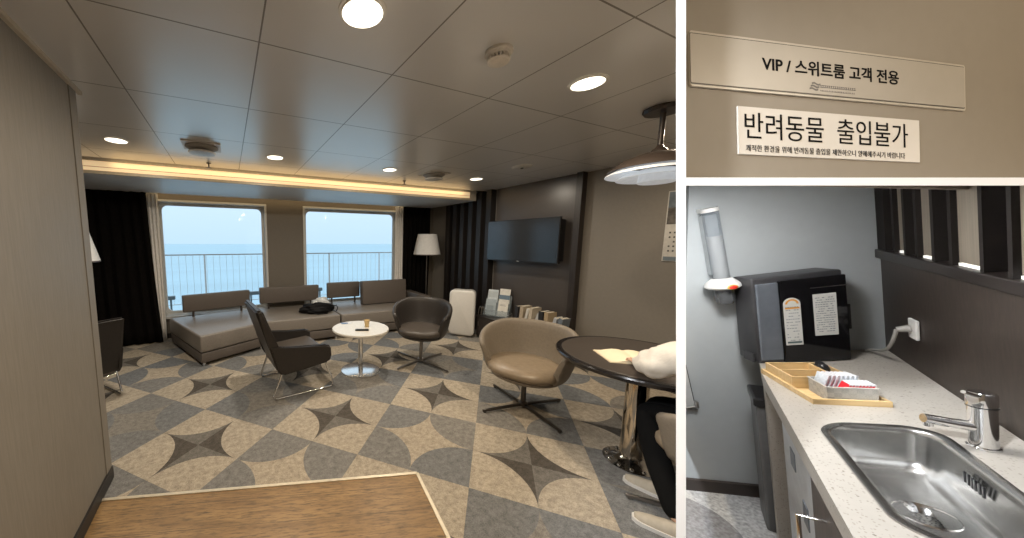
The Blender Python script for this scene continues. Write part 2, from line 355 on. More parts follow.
# window wall
def wall_with_holes(bm, x0, x1, z0, z1, y0, y1, holes):
    xs = [x0]
    for h in holes: xs += [h[0], h[1]]
    xs.append(x1)
    for k in range(len(xs) - 1):
        if k % 2 == 0: box(bm, xs[k], xs[k + 1], y0, y1, z0, z1)
        else:
            h = holes[k // 2]; box(bm, xs[k], xs[k + 1], y0, y1, z0, h[2]); box(bm, xs[k], xs[k + 1], y0, y1, h[3], z1)
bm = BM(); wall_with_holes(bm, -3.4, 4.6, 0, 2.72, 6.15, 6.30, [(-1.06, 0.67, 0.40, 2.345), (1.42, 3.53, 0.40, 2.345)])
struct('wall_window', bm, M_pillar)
def window(n, x0, x1):
    z0, z1 = 0.40, 2.345
    bm = BM()
    def rr(hw, hh, r, y, cx, cz):
        out = []
        for (sx, sz, a0) in ((1, 1, 0), (-1, 1, 90), (-1, -1, 180), (1, -1, 270)):
            for k in range(5):
                a = R(a0 + 22.5 * k); out.append((cx + sx * (hw - r) + r * math.cos(a), y, cz + sz * (hh - r) + r * math.sin(a)))
        return out
    cx, cz = (x0 + x1) / 2, (z0 + z1) / 2; W, Hh = (x1 - x0) / 2, (z1 - z0) / 2
    rings = [rr(W + 0.03, Hh + 0.03, 0.01, 6.15, cx, cz), rr(W + 0.03, Hh + 0.03, 0.01, 6.135, cx, cz), rr(W - 0.005, Hh - 0.005, 0.02, 6.135, cx, cz),
             rr(W - 0.02, Hh - 0.02, 0.05, 6.26, cx, cz), rr(W - 0.055, Hh - 0.055, 0.09, 6.262, cx, cz), rr(W - 0.055, Hh - 0.055, 0.09, 6.30, cx, cz)]
    grid(bm, rings, closed_v=True)
    o = struct('window_%d' % n, bm, M_frame)
    bm = BM(); box(bm, x0 + 0.04, x1 - 0.04, 6.272, 6.278, z0 + 0.04, z1 - 0.04)
    g_ = bpy.data.materials.get('window_glass')
    if not g_:
        g_ = bpy.data.materials.new('window_glass'); g_.use_nodes = True; n_ = g_.node_tree; n_.nodes.clear()
        out = n_.nodes.new('ShaderNodeOutputMaterial'); mx = n_.nodes.new('ShaderNodeMixShader'); tr = n_.nodes.new('ShaderNodeBsdfTransparent'); gl = n_.nodes.new('ShaderNodeBsdfGlossy')
        tr.inputs[0].default_value = (0.93, 0.96, 0.97, 1); gl.inputs['Roughness'].default_value = 0.02; fr = n_.nodes.new('ShaderNodeFresnel'); fr.inputs[0].default_value = 1.2
        n_.links.new(fr.outputs[0], mx.inputs[0]); n_.links.new(tr.outputs[0], mx.inputs[1]); n_.links.new(gl.outputs[0], mx.inputs[2]); n_.links.new(mx.outputs[0], out.inputs[0])
    link('pane', bm, g_, o)
    bm = BM(); box(bm, x0 - 0.04, x1 + 0.04, 6.06, 6.26, z0 - 0.04, z0 + 0.0, 0.004); link('sill', bm, M_frame, o)
window(1, -1.06, 0.67); window(2, 1.42, 3.53)
bm = BM(); box(bm, -3.3, 4.5, 6.135, 6.15, 0, 0.09); struct('baseboard_window', bm, MATS['dark_skirting'])
bm = BM(); box(bm, 4.488, 4.5, -2.2, 2.73, 0, 0.085); struct('baseboard_right', bm, MATS['dark_skirting'])
# timber inset in the entrance
c0 = Vector((1.1873, 1.7334)); e1 = Vector((-0.9573, 0.2890)); e2 = Vector((-0.2252, -0.9743))
bm = BM(); prism(bm, [tuple(c0), tuple(c0 + e1 * 2.087), (-0.815, 2.307), (-0.815, -2.2), tuple(c0 + e2 * 4.0)], 0.0, 0.006)
struct('floor_timber_inset', bm, M_wood)
bm = BM()
def strip(bm, a, b, wd, z0, z1):
    a = Vector(a); b = Vector(b); d = (b - a).normalized(); n = Vector((-d.y, d.x)) * wd / 2
    prism(bm, [tuple(a - n), tuple(b - n), tuple(b + n), tuple(a + n)], z0, z1)
strip(bm, c0, c0 + e1 * 2.107, 0.022, 0, 0.011); strip(bm, c0, c0 + e2 * 4, 0.022, 0, 0.011)
struct('trim_timber_edge', bm, M_trim)

# ------------------------------------------------------------------ sea, ship rail
bm = BM(); prism(bm, [(-3000, 9), (3000, 9), (3000, 4000), (-3000, 4000)], -16.2, -16)
sea = mat('sea_water', (0.56, 0.74, 0.82), 0.7, var=0.06, nscale=0.02, stretch=(0.3, 2, 1), spec=0.3)
tag(link('sea', bm, sea), 'calm pale blue sea reaching to the horizon outside the windows', 'sea', kind='stuff')
bm = BM(); box(bm, -5, 8, 6.3, 8.3, -0.25, -0.15); struct('floor_outer_deck', bm, mat('deck_paint', (0.25, 0.33, 0.35), 0.6))
t = thing('ship_railing', 'pale thin-barred ship railing outside the windows', 'railing', (1.5, 8.0, -0.15))
M_rail = mat('rail_white', (0.95, 0.96, 0.97), 0.5)
bm = BM(); box(bm, -6, 6, -0.02, 0.02, 1.52, 1.545); link('top_rail', bm, mat('varnished_rail', (0.50, 0.42, 0.38), 0.5), t)
bm = BM(); box(bm, -6, 6, -0.01, 0.01, 0.40, 0.415); link('bottom_rail', bm, M_rail, t)
for k in range(66):
    x = -4.9 + k * 0.14
    bm = BM(); box(bm, x - 0.003, x + 0.003, -0.004, 0.004, 0.41, 1.52); link('baluster', bm, M_rail, t)
for k in range(7):
    x = -5.0 + k * 1.5
    bm = BM(); box(bm, x - 0.018, x + 0.018, -0.018, 0.018, 0, 1.52); link('post', bm, M_rail, t)
M_fit = mat('deck_grey', (0.22, 0.26, 0.28), 0.6)
for x, wd, lab in ((-1.38, 0.28, 'low grey deck fitting seen through the left part of the left window'), (0.62, 0.22, 'small grey deck fitting seen at the right edge of the left window'), (2.02, 0.2, 'small grey deck fitting seen in the gap beside the backrest under the right window')):
    bm = BM(); box(bm, x - wd, x + wd, 7.7, 7.8, 0.42, 0.50, 0.01); tube(bm, [(x - wd * .7, 7.75, -0.15), (x - wd * .7, 7.75, 0.45)], 0.02); tube(bm, [(x + wd * .7, 7.75, -0.15), (x + wd * .7, 7.75, 0.45)], 0.02)
    tag(link('deck_fitting', bm, M_fit), lab, 'deck fitting')

# ------------------------------------------------------------------ curtains
def curtain(x0, x1, y, z1, m, folds, amp, label, flare=None, z0=0.02, cat='curtain', seed=0):
    bm = BM(); rows = []
    n = folds * 8
    for r in range(14):
        z = z0 + (z1 - z0) * r / 13; row = []
        for k in range(n + 1):
            u = k / n; a, b = x0, x1
            if flare: a, b = flare(r / 13, x0, x1)
            ph = u * folds * 2 * PI + seed
            row.append((a + (b - a) * u + 0.25 * amp * math.sin(ph * 2 + r * .1), y + amp * math.sin(ph + 0.3 * math.sin(r * 0.5)) * (0.7 + 0.3 * math.cos(k * 1.7)), z))
        rows.append(row)
    grid(bm, rows)
    o = link('curtain', bm, m, smooth=True, sharp=80); md = o.modifiers.new('thickness', 'SOLIDIFY'); md.thickness = 0.004
    return tag(o, label, cat)
curtain(-2.4, -1.15, 5.90, 2.44, M_curtain, 9, 0.035, 'black full-length curtain left of the left window', flare=lambda v, a, b: (a, b + 0.10 * (1 - v) ** 1.5))
curtain(-1.21, -0.98, 6.00, 2.47, M_sheer, 4, 0.02, 'pale sheer curtain gathered at the left edge of the left window', flare=lambda v, a, b: (a - 0.02 + 0.06 * (1 - v), b - 0.03 + 0.0 * v))
curtain(3.40, 3.60, 6.02, 2.47, M_sheer, 4, 0.02, 'pale sheer curtain gathered at the right edge of the right window')
curtain(3.58, 4.27, 5.97, 2.47, M_curtain, 6, 0.03, 'black full-length curtain right of the right window')

# ------------------------------------------------------------------ ceiling fittings
def downlight(x, y, lab):
    t = thing('downlight', lab, 'ceiling light', (x, y, CEIL), 0, 'round recessed ceiling downlights')
    bm = BM(); lathe(bm, [(0.084, -0.010), (0.088, -0.003), (0.100, -0.0035), (0.102, 0.0), (0.084, 0.0)], 32); link('trim_ring', bm, mat('downlight_ring', (0.75, 0.72, 0.66), 0.35), t, True)
    bm = BM(); lathe(bm, [(0, -0.009), (0.085, -0.0095)], 28); link('lens', bm, mat('downlight_lens', (0.9, 0.9, 0.85), 0.5, emit=(1, 0.90, 0.72), estr=3.0, var=0.01), t, True)
for x, y, lab in ((0.555, 1.28, 'largest lit round ceiling downlight at the top centre of the lounge'), (2.01, 1.265, 'lit round ceiling downlight nearest the pendant lamp'),
                  (-0.91, 3.67, 'lit downlight nearest the left wall end, left of the round air vent'), (0.53, 3.67, 'lit downlight before the glowing cove, above the gap between the windows'),
                  (1.98, 3.67, 'lit downlight before the cove, above the right window'), (3.44, 3.67, 'lit downlight at the end of the cove above the timber slats')):
    downlight(x, y, lab)
def diffuser(x, y, lab):
    t = thing('air_vent', lab, 'air vent', (x, y, CEIL))
    bm = BM(); box(bm, -0.17, 0.17, -0.15, 0.15, -0.012, 0, 0.004); link('plate', bm, mat('vent_plate', (0.6, 0.57, 0.53), 0.4), t)
    bm = BM(); lathe(bm, [(0.145, -0.012), (0.15, -0.02), (0.10, -0.052), (0.08, -0.055), (0, -0.05)], 36); link('cone', bm, mat('vent_shadow', (0.30, 0.28, 0.25), 0.5), t, True)
    bm = BM(); lathe(bm, [(0, -0.058), (0.105, -0.058), (0.125, -0.066), (0.118, -0.078), (0.06, -0.088), (0, -0.09)], 36); link('disc', bm, mat('vent_disc', (0.60, 0.58, 0.54), 0.35), t, True)
diffuser(-0.19, 3.55, 'round-disc ceiling air vent on a square plate above the left window')
diffuser(2.67, 3.66, 'ceiling air vent with dark slot above the right window, farther right')
t = thing('smoke_detector', 'white round smoke detector with vent slits on the ceiling', 'smoke detector', (1.282, 1.25, CEIL))
bm = BM(); lathe(bm, [(0.0, 0), (0.064, 0), (0.066, -0.014), (0.058, -0.018), (0.056, -0.03), (0.0, -0.03)], 32); link('base', bm, mat('detector_cream', (0.62, 0.56, 0.47), 0.45), t, True)
bm = BM()
for k in range(20):
    a = 2 * PI * k / 20; box(bm, 0.040, 0.054, -0.0035, 0.0035, -0.048, -0.03, mtx=Matrix.Rotation(a, 4, 'Z'))
link('vent_fins', bm, MATS['detector_cream'], t)
bm = BM(); lathe(bm, [(0, -0.030), (0.036, -0.030), (0.036, -0.048), (0, -0.048)], 24); link('sensor_core', bm, M_black, t)
bm = BM(); lathe(bm, [(0.0, -0.047), (0.054, -0.047), (0.050, -0.055), (0.028, -0.062), (0, -0.064)], 32); link('cap', bm, MATS['detector_cream'], t, True)
t = thing('ceiling_speaker', 'small flat round ceiling disc with dark centre above the television', 'ceiling disc', (3.43, 2.88, CEIL))
bm = BM(); lathe(bm, [(0, -0.016), (0.09, -0.014), (0.115, -0.004), (0.118, 0)], 32); link('cover', bm, MATS['vent_disc'], t, True)
bm = BM(); lathe(bm, [(0, -0.028), (0.016, -0.026), (0.018, -0.012)], 16); link('centre_plug', bm, M_black, t, True)
for x, y, lab in ((-0.165, 4.27, 'tiny sprinkler head hanging before the cove by the left air vent'), (2.55, 4.25, 'tiny sprinkler head hanging before the cove above the right curtain')):
    t = thing('sprinkler', lab, 'sprinkler', (x, y, CEIL))
    bm = BM(); lathe(bm, [(0.0, 0), (0.028, 0), (0.026, -0.006), (0.008, -0.012), (0.008, -0.05), (0, -0.05)], 16); link('stem', bm, mat('sprinkler_metal', (0.25, 0.22, 0.2), 0.4, 0.7), t, True)
    bm = BM(); lathe(bm, [(0, -0.05), (0.022, -0.05), (0.024, -0.055), (0, -0.056)], 12)
    for a in range(6): box(bm, 0.02, 0.034, -0.003, 0.003, -0.056, -0.052, mtx=Matrix.Rotation(a * PI / 3, 4, 'Z'))
    link('deflector', bm, MATS['sprinkler_metal'], t)

# pendant lamp
t = thing('pendant_lamp', 'layered pendant lamp with dark top shade hanging over the round black table', 'pendant lamp', (2.876, 1.271, CEIL))
M_pend = mat('pendant_bronze', (0.05, 0.038, 0.032), 0.4); M_pw = mat('pendant_white', (0.62, 0.64, 0.66), 0.5, emit=(0.9, 0.95, 1), estr=0.25)
bm = BM(); lathe(bm, [(0, 0), (0.112, 0), (0.115, -0.012), (0.105, -0.03), (0, -0.032)], 36); link('canopy', bm, M_pend, t, True)
bm = BM(); tube(bm, [(0, 0, -0.03), (0, 0, -0.31)], 0.016, 14); link('rod', bm, M_pend, t, True)
bm = BM(); lathe(bm, [(0.016, -0.25), (0.024, -0.27), (0.04, -0.28), (0.05, -0.30), (0.05, -0.315)], 24); link('socket_cap', bm, M_pend, t, True)
bm = BM(); lathe(bm, [(0.04, -0.305), (0.12, -0.315), (0.21, -0.35), (0.285, -0.412), (0.29, -0.42), (0.283, -0.42), (0.205, -0.36), (0.12, -0.327), (0.04, -0.317)], 48); link('upper_shade', bm, M_pend, t, True)
bm = BM(); lathe(bm, [(0.17, -0.39), (0.24, -0.41), (0.300, -0.445), (0.302, -0.452), (0.24, -0.425), (0.17, -0.405)], 48); link('middle_shade', bm, M_pw, t, True)
bm = BM(); lathe(bm, [(0.10, -0.42), (0.19, -0.447), (0.235, -0.477), (0.233, -0.483), (0.18, -0.46), (0.10, -0.435)], 48); link('lower_shade', bm, M_pw, t, True)
bm = BM(); lathe(bm, [(0, -0.45), (0.10, -0.45), (0.108, -0.51), (0.10, -0.515), (0, -0.515)], 40); link('diffuser_drum', bm, M_pw, t, True)
for a in range(3):
    bm = BM(); an = a * 2 * PI / 3 + 0.4; tube(bm, [(0.10 * math.cos(an), 0.10 * math.sin(an), -0.31), (0.10 * math.cos(an), 0.10 * math.sin(an), -0.45)], 0.004, 6); link('spacer', bm, M_pend, t)

# ------------------------------------------------------------------ sofa sections
def foot(bm, x, y, h=0.05, r=0.02): lathe(bm, [(0, 0), (r, 0), (r, h), (0, h)], 14, (x, y))
def bench(poly, name, lab, seed):
    cx = sum(p[0] for p in poly) / len(poly); cy = sum(p[1] for p in poly) / len(poly)
    loc = [(x - cx, y - cy) for x, y in poly]
    ins = lambda f: [(x * f, y * f) for x, y in loc]
    t = thing('sofa_section', lab, 'sofa', (cx, cy, 0), 0, 'taupe leather sofa sections under the windows')
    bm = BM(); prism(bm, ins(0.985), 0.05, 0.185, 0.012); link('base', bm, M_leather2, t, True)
    bm = BM(); prism(bm, loc, 0.195, 0.43, 0.025); link('seat_cushion', bm, M_leather, t, True)
    for x, y in ins(0.9):
        bm = BM(); foot(bm, x, y); link('foot', bm, M_chrome, t, True)
    return t, cx, cy
def bar(t, cx, cy, a, b, z0, z1, th=0.10, name='backrest', m=None, posts=True, lean=0):
    a = Vector(a) - Vector((cx, cy)); b = Vector(b) - Vector((cx, cy)); L = (b - a).length; an = math.atan2((b - a).y, (b - a).x)
    mt = Matrix.Translation((*((a + b) / 2), (z0 + z1) / 2)) @ Matrix.Rotation(an, 4, 'Z') @ Matrix.Rotation(lean, 4, 'X')
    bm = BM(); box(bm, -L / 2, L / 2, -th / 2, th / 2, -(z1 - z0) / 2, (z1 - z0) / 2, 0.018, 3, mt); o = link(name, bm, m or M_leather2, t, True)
    if posts:
        for s in (-0.36, 0.36):
            bm = BM(); p = a + (b - a) * (0.5 + s); tube(bm, [(p.x, p.y, 0.425), (p.x, p.y, z0 + 0.03)], 0.018, 12); link('backrest_post', bm, mat('post_dark', (0.06, 0.05, 0.045), 0.4), t, True)
    return o
t, cx, cy = bench([(-0.385, 4.48), (0.47, 4.92), (0.35, 6.04), (-0.93, 5.80)], 'a', 'leftmost sofa section with a long bar backrest and exposed left end', 1)
bar(t, cx, cy, (-0.72, 5.74), (0.33, 5.99), 0.52, 0.80)
t, cx, cy = bench([(0.49, 4.945), (1.735, 4.93), (1.735, 6.04), (0.37, 6.04)], 'b', 'middle sofa section with the black bag on its seat', 2)
bar(t, cx, cy, (0.50, 5.93), (1.62, 5.93), 0.535, 0.835)
t, cx, cy = bench([(1.755, 4.93), (3.80, 4.90), (3.80, 6.02), (1.755, 6.04)], 'c', 'rightmost sofa section with the thick back cushion and side rest', 3)
bar(t, cx, cy, (1.80, 5.93), (2.50, 5.93), 0.55, 0.86)
bar(t, cx, cy, (2.42, 5.62), (3.42, 5.62), 0.43, 0.90, 0.16, 'back_cushion', M_leather2, False, R(-6))
bar(t, cx, cy, (3.66, 5.10), (3.72, 6.0), 0.432, 0.60, 0.16, 'armrest', M_leather2, False)

# bag
t = thing('handbag', 'slouched black bag lying on the sofa with a crumpled clear plastic bag', 'bag', (1.42, 5.26, 0.43))
def lump(bm, sx, sy, sz, amp, seed, c=(0, 0, 0), sub=4, flat=True):
    rr = random.Random(seed); r = bmesh.ops.create_icosphere(bm, subdivisions=sub, radius=1); ph = [rr.uniform(0, 6) for _ in range(9)]
    for v in r['verts']:
        x, y, z = v.co
        k = 1 + amp * (math.sin(3.1 * x + ph[0]) * math.sin(3.7 * y + ph[1]) + 0.6 * math.sin(6.3 * y + ph[2] + 3 * z) + 0.4 * math.sin(9 * x + 5 * z + ph[3]) + 0.3 * math.sin(13 * z + 7 * y + ph[4]))
        v.co = Vector((x * sx * k, y * sy * k, z * sz * k))
        if flat and v.co.z < -sz * 0.55: v.co.z = -sz * 0.55
        v.co += Vector(c)
bm = BM(); lump(bm, 0.30, 0.15, 0.12, 0.12, 3, (0, 0, 0.066)); link('body', bm, mat('black_nylon', (0.005, 0.005, 0.006), 0.6, spec=0.2), t, True, 80)
bm = BM(); lump(bm, 0.17, 0.11, 0.10, 0.16, 5, (0.06, 0.05, 0.15), flat=False); link('plastic_bag', bm, mat('crumpled_plastic', (0.55, 0.57, 0.58), 0.25, var=0.2, nscale=12, bump=0.6), t, True, 30)
bm = BM(); tube(bm, [(0.24, -0.05, 0.08), (0.33, -0.06, 0.12), (0.36, -0.05, 0.06), (0.33, -0.06, 0.01)], 0.008, 6); tube(bm, [(-0.2, -0.13, 0.06), (-0.05, -0.20, 0.015), (0.12, -0.19, 0.012), (0.2, -0.13, 0.07)], 0.008, 6); link('strap', bm, MATS['black_nylon'], t, True)

# ------------------------------------------------------------------ coffee table
TX, TY, TZ = 1.534, 3.586, 0.57
t = thing('coffee_table', 'small round white coffee table on a polished steel pedestal', 'table', (TX, TY, 0))
bm = BM(); lathe(bm, [(0, TZ - 0.03), (0.355, TZ - 0.03), (0.365, TZ - 0.022), (0.365, TZ - 0.006), (0.36, TZ), (0, TZ)], 64); link('tabletop', bm, speck_mat('white_laminate', (0.72, 0.68, 0.60), (0.35, 0.3, 0.25), 0.25), t, True)
bm = BM(); tube(bm, [(0, 0, 0.015), (0, 0, TZ - 0.03)], 0.032, 24); link('column', bm, M_chrome, t, True)
bm = BM(); lathe(bm, [(0, 0), (0.255, 0), (0.257, 0.006), (0.24, 0.012), (0.04, 0.02), (0, 0.02)], 56); link('base_disc', bm, mat('polished_base', (0.80, 0.80, 0.80), 0.18, 0.9, var=0.02), t, True)
t = thing('paper_cup', 'small beige paper cup standing on the white coffee table', 'cup', (1.63, 3.60, TZ))
bm = BM(); lathe(bm, [(0, 0), (0.027, 0), (0.036, 0.085), (0.038, 0.088), (0.034, 0.088), (0.025, 0.004), (0, 0.004)], 28); link('cup_wall', bm, mat('kraft_cup', (0.62, 0.45, 0.22), 0.6), t, True)
bm = BM(); lathe(bm, [(0, 0.078), (0.0333, 0.078)], 24); link('drink', bm, mat('pale_drink', (0.55, 0.42, 0.25), 0.2), t)
t = thing('remote_control', 'dark remote control lying on the white coffee table', 'remote control', (1.50, 3.46, TZ), R(-22))
bm = BM(); box(bm, -0.085, 0.085, -0.022, 0.022, 0, 0.018, 0.006); link('case', bm, M_black, t, True)
bm = BM()
for i in range(5):
    for j in range(2): box(bm, -0.06 + i * 0.024, -0.048 + i * 0.024, -0.012 + j * 0.015, -0.003 + j * 0.015, 0.018, 0.020)
link('buttons', bm, mat('remote_buttons', (0.12, 0.12, 0.12), 0.5), t)
t = thing('folded_leaflet', 'small blue and white folded leaflet at the far left rim of the coffee table', 'leaflet', (1.44, 3.86, TZ), R(-10))
bm = BM(); box(bm, -0.07, 0.07, -0.03, 0.03, 0, 0.003); link('page', bm, mat('leaflet_white', (0.6, 0.62, 0.65), 0.5), t)
bm = BM(); box(bm, -0.07, 0.02, -0.03, 0.03, 0.003, 0.0045); link('print_band', bm, mat('leaflet_blue', (0.10, 0.18, 0.32), 0.5), t)

# ------------------------------------------------------------------ swivel tub chairs
def tub_chair(lab, loc, rot, body, seat, leg_m, legang, stem=True, sc=1.0, seatz=0.0, wide=1.0):
    t = thing('tub_chair', lab, 'chair', loc, rot)           # opens toward local -Y
    bm = BM(); P = []
    A = R(124)
    nA = 40
    for k in range(nA + 1):
        th = -A + 2 * A * k / nA; f = abs(th) / A
        d = Vector((math.sin(th), math.cos(th), 0))
        top = 0.87 - 0.17 * max(0, (f - 0.30) / 0.70) ** 1.5
        rb, rt = 0.29, 0.405
        prof = [(rb - 0.03, 0.385), (rb + 0.02, 0.40), (rb + 0.055, 0.46), (rt - 0.025, 0.62), (rt, top - 0.05), (rt + 0.002, top - 0.02), (rt - 0.018, top), (rt - 0.045, top - 0.01), (rt - 0.06, top - 0.05), (rt - 0.085, 0.60), (rb - 0.01, 0.47), (rb - 0.05, 0.42)]
        e = 1.0
        row = []
        for r, z in prof:
            p = d * (r * e); p.z = z
            row.append(p)
        P.append(row)
    V = grid(bm, P, closed_v=True)
    bm.faces.new(V[0]); bm.faces.new(V[-1][::-1])
    o = link('shell', bm, body, t, True, 60); b = o.modifiers.new('soft', 'SUBSURF'); b.levels = 1; b.render_levels = 1
    bm = BM(); lathe(bm, [(0, 0.375), (0.24, 0.378), (0.29, 0.39), (0.30, 0.42), (0.27, 0.43), (0, 0.43)], 40, sy=1.0); link('underpan', bm, body, t, True)
    bm = BM(); P = []
    for k in range(48):
        a = 2 * PI * k / 48; c, s = math.cos(a), math.sin(a)
        rx = 0.305; ry = 0.285 if s > 0 else 0.325
        ex = 0.8 if s < 0 else 1.0
        x = rx * (abs(c) ** ex) * (1 if c > 0 else -1); y = ry * (abs(s) ** ex) * (1 if s > 0 else -1)
        P.append([(x * q, y * q, z) for q, z in ((0.05, 0.425), (0.93, 0.43), (0.985, 0.45), (1.0, 0.475), (0.975, 0.50), (0.9, 0.515), (0.5, 0.52), (0.05, 0.52))])
    V = grid(bm, P, closed_u=True)
    bm.faces.new([r[0] for r in V]); bm.faces.new([r[-1] for r in V][::-1])
    link('seat_cushion', bm, seat, t, True, 60)
    bm = BM(); tube(bm, [(0, 0, 0.03), (0, 0, 0.38)], 0.024, 18); lathe(bm, [(0.03, 0.03), (0.045, 0.03), (0.045, 0.055), (0.026, 0.07)], 20); link('column', bm, leg_m, t, True)
    for q in range(4):
        a = legang + q * PI / 2 - rot; ca, sa = math.cos(a), math.sin(a)
        bm = BM(); mt = Matrix.Rotation(a, 4, 'Z')
        vs = box(bm, 0.0, 0.46, -0.016, 0.016, 0.012, 0.034, 0.004, 2)
        for v in vs:
            v.co.y *= 1 - 0.4 * v.co.x / 0.46; v.co.z += 0.012 * (1 - v.co.x / 0.46)
        vs2 = box(bm, 0.43, 0.45, -0.008, 0.008, 0, 0.014)
        bmesh.ops.transform(bm, matrix=mt, verts=bm.verts[:]); link('leg', bm, leg_m, t, True)
    t.scale = (sc, sc, sc)
    for ch in t.children:
        if ch.name.split('.')[0] in ('shell', 'underpan', 'seat_cushion'): ch.location.z += seatz; ch.scale = (wide, wide, 1)
    return t
M_legdark = mat('satin_chair_leg', (0.30, 0.28, 0.26), 0.3, 0.9)
tub_chair('dark brown swivel tub chair beside the white coffee table', (2.415, 3.50, 0), R(-46), M_darkleather, M_seatdark, M_legdark, R(15), sc=1.0)
tub_chair('tan beige swivel tub chair next to the round black table', (2.69, 2.085, 0), R(-66), M_tan, M_tanseat, mat('dark_chair_leg', (0.12, 0.11, 0.10), 0.3, 0.9), R(-10), sc=1.0, seatz=-0.035, wide=1.10)
tub_chair('tan tub chair in which the seated person sits at the round table', (2.61, 0.68, 0), R(176), M_tan, M_tanseat, M_legdark, R(40), sc=0.95)

# ------------------------------------------------------------------ lounge chair, sled base
t = thing('lounge_chair', 'black leather lounge chair with bent steel sled legs facing the coffee table', 'chair', (0.60, 3.57, 0), R(6))
def side_slab(bm, prof, y0, y1):
    a = [bm.verts.new((x, y0, z)) for x, z in prof]; b = [bm.verts.new((x, y1, z)) for x, z in prof]; n = len(prof)
    fs = [bm.faces.new(a), bm.faces.new(b[::-1])]
    for k in range(n): fs.append(bm.faces.new((a[k], b[k], b[(k + 1) % n], a[(k + 1) % n])))
    return fs
M_lc = mat('black_leather', (0.022, 0.018, 0.016), 0.42, var=0.15, nscale=60)
sp_ = [(-0.30, 0.60), (-0.22, 0.33), (-0.16, 0.265), (0.36, 0.32), (0.40, 0.37), (0.39, 0.50), (0.34, 0.53), (-0.14, 0.55), (-0.20, 0.60)]
for s in (-1, 1):
    bm = BM(); side_slab(bm, sp_, s * 0.345 - 0.03, s * 0.345 + 0.03); bmesh.ops.bevel(bm, geom=bm.edges[:], offset=0.018, segments=3, affect='EDGES'); link('arm_panel', bm, M_lc, t, True)
bm = BM(); side_slab(bm, [(-0.42, 0.985), (-0.27, 0.50), (-0.18, 0.28), (-0.10, 0.30), (-0.20, 0.60), (-0.345, 0.985)], -0.36, 0.36); bmesh.ops.bevel(bm, geom=bm.edges[:], offset=0.022, segments=3, affect='EDGES'); link('backrest', bm, M_lc, t, True)
bm = BM(); side_slab(bm, [(-0.20, 0.27), (0.37, 0.33), (0.385, 0.42), (0.35, 0.455), (-0.17, 0.42)], -0.32, 0.32); bmesh.ops.bevel(bm, geom=bm.edges[:], offset=0.02, segments=3, affect='EDGES'); link('seat_cushion', bm, M_seatdark, t, True)
for s in (-1, 1):
    y = s * 0.33
    bm = BM(); pts = [(-0.16, y, 0.29), (-0.25, y, 0.05)]
    for q in range(5): a = PI + q * PI / 8; pts.append((-0.215 + 0.045 * math.cos(a), y, 0.055 + 0.045 * math.sin(a)))
    pts += [(-0.2, y, 0.010), (0.38, y, 0.010)]
    for q in range(1, 6): a = -PI / 2 + q * PI / 10; pts.append((0.38 + 0.045 * math.cos(a), y, 0.055 + 0.045 * math.sin(a)))
    pts += [(0.33, y, 0.33)]
    tube(bm, pts, 0.012, 10); link('sled_leg', bm, M_chrome, t, True)
bm = BM(); tube(bm, [(-0.17, -0.33, 0.27), (-0.17, 0.33, 0.27)], 0.008, 8); link('crossbar', bm, M_chrome, t, True)

c = copy_tree(t); c.location = (-1.50, 3.98, 0); c.rotation_euler = (0, 0, R(128)); c.scale = (0.9, 0.9, 0.9); c['label'] = 'dark lounge chair mostly hidden behind the left wall end'
# ------------------------------------------------------------------ air purifier
t = thing('air_purifier', 'white rounded air purifier standing left of the low black cabinet', 'air purifier', (3.84, 4.30, 0), R(-48))
def round_slab(bm, hw, z0, z1, r, ys):
    rows = []
    for y, ins in ys:
        pts = []
        for cx_, cz_, a0 in ((hw - r, z1 - r, 0), (-hw + r, z1 - r, 90), (-hw + r, z0 + r, 180), (hw - r, z0 + r, 270)):
            for k in range(7): a = R(a0 + 15 * k); pts.append((cx_ + (r - ins) * math.cos(a), y, cz_ + (r - ins) * math.sin(a)))
        rows.append(pts)
    V = grid(bm, rows, closed_v=True); bm.faces.new(V[0]); bm.faces.new(V[-1][::-1])
bm = BM(); round_slab(bm, 0.215, 0.03, 0.83, 0.075, ((-0.098, 0.004), (-0.095, 0), (0.10, 0), (0.12, 0.012), (0.13, 0.035))); link('housing', bm, mat('purifier_side', (0.52, 0.50, 0.46), 0.5), t, True)
bm = BM(); round_slab(bm, 0.22, 0.03, 0.835, 0.08, ((-0.145, 0.03), (-0.138, 0.012), (-0.125, 0.002), (-0.10, 0)))
link('front_panel', bm, mat('purifier_white', (0.72, 0.70, 0.66), 0.4, var=0.02), t, True)
bm = BM(); box(bm, -0.17, 0.17, -0.09, 0.09, 0, 0.035, 0.01); link('base', bm, mat('purifier_grey', (0.35, 0.33, 0.30), 0.5), t, True)
bm = BM()
for k in range(7): box(bm, -0.14, 0.14, -0.05 + k * 0.02, -0.042 + k * 0.02, 0.823, 0.828)
link('outlet_grille', bm, mat('purifier_grille', (0.22, 0.21, 0.2), 0.5), t)

# ------------------------------------------------------------------ low cabinet, tv
t = thing('low_cabinet', 'long low black cabinet against the television wall', 'cabinet', (4.22, 3.50, 0))
bm = BM(); box(bm, -0.22, 0.23, -0.68, 0.60, 0.05, 0.37); link('body', bm, M_dark, t)
bm = BM(); box(bm, -0.24, 0.23, -0.70, 0.62, 0.37, 0.40, 0.004); link('top', bm, M_dark, t)
bm = BM(); box(bm, -0.18, 0.22, -0.64, 0.56, 0, 0.05); link('plinth', bm, M_black, t)
for k in range(3):
    bm = BM(); y = -0.67 + k * 0.425; box(bm, -0.238, -0.221, y, y + 0.415, 0.06, 0.36, 0.003); d = link('door', bm, M_dark, t)
    bm = BM(); box(bm, -0.25, -0.238, y + 0.36, y + 0.372, 0.22, 0.30, 0.002); link('handle', bm, M_legdark, d)
t = thing('television', 'wide flat television mounted on the dark wall', 'television', (4.29, 3.58, 1.70))
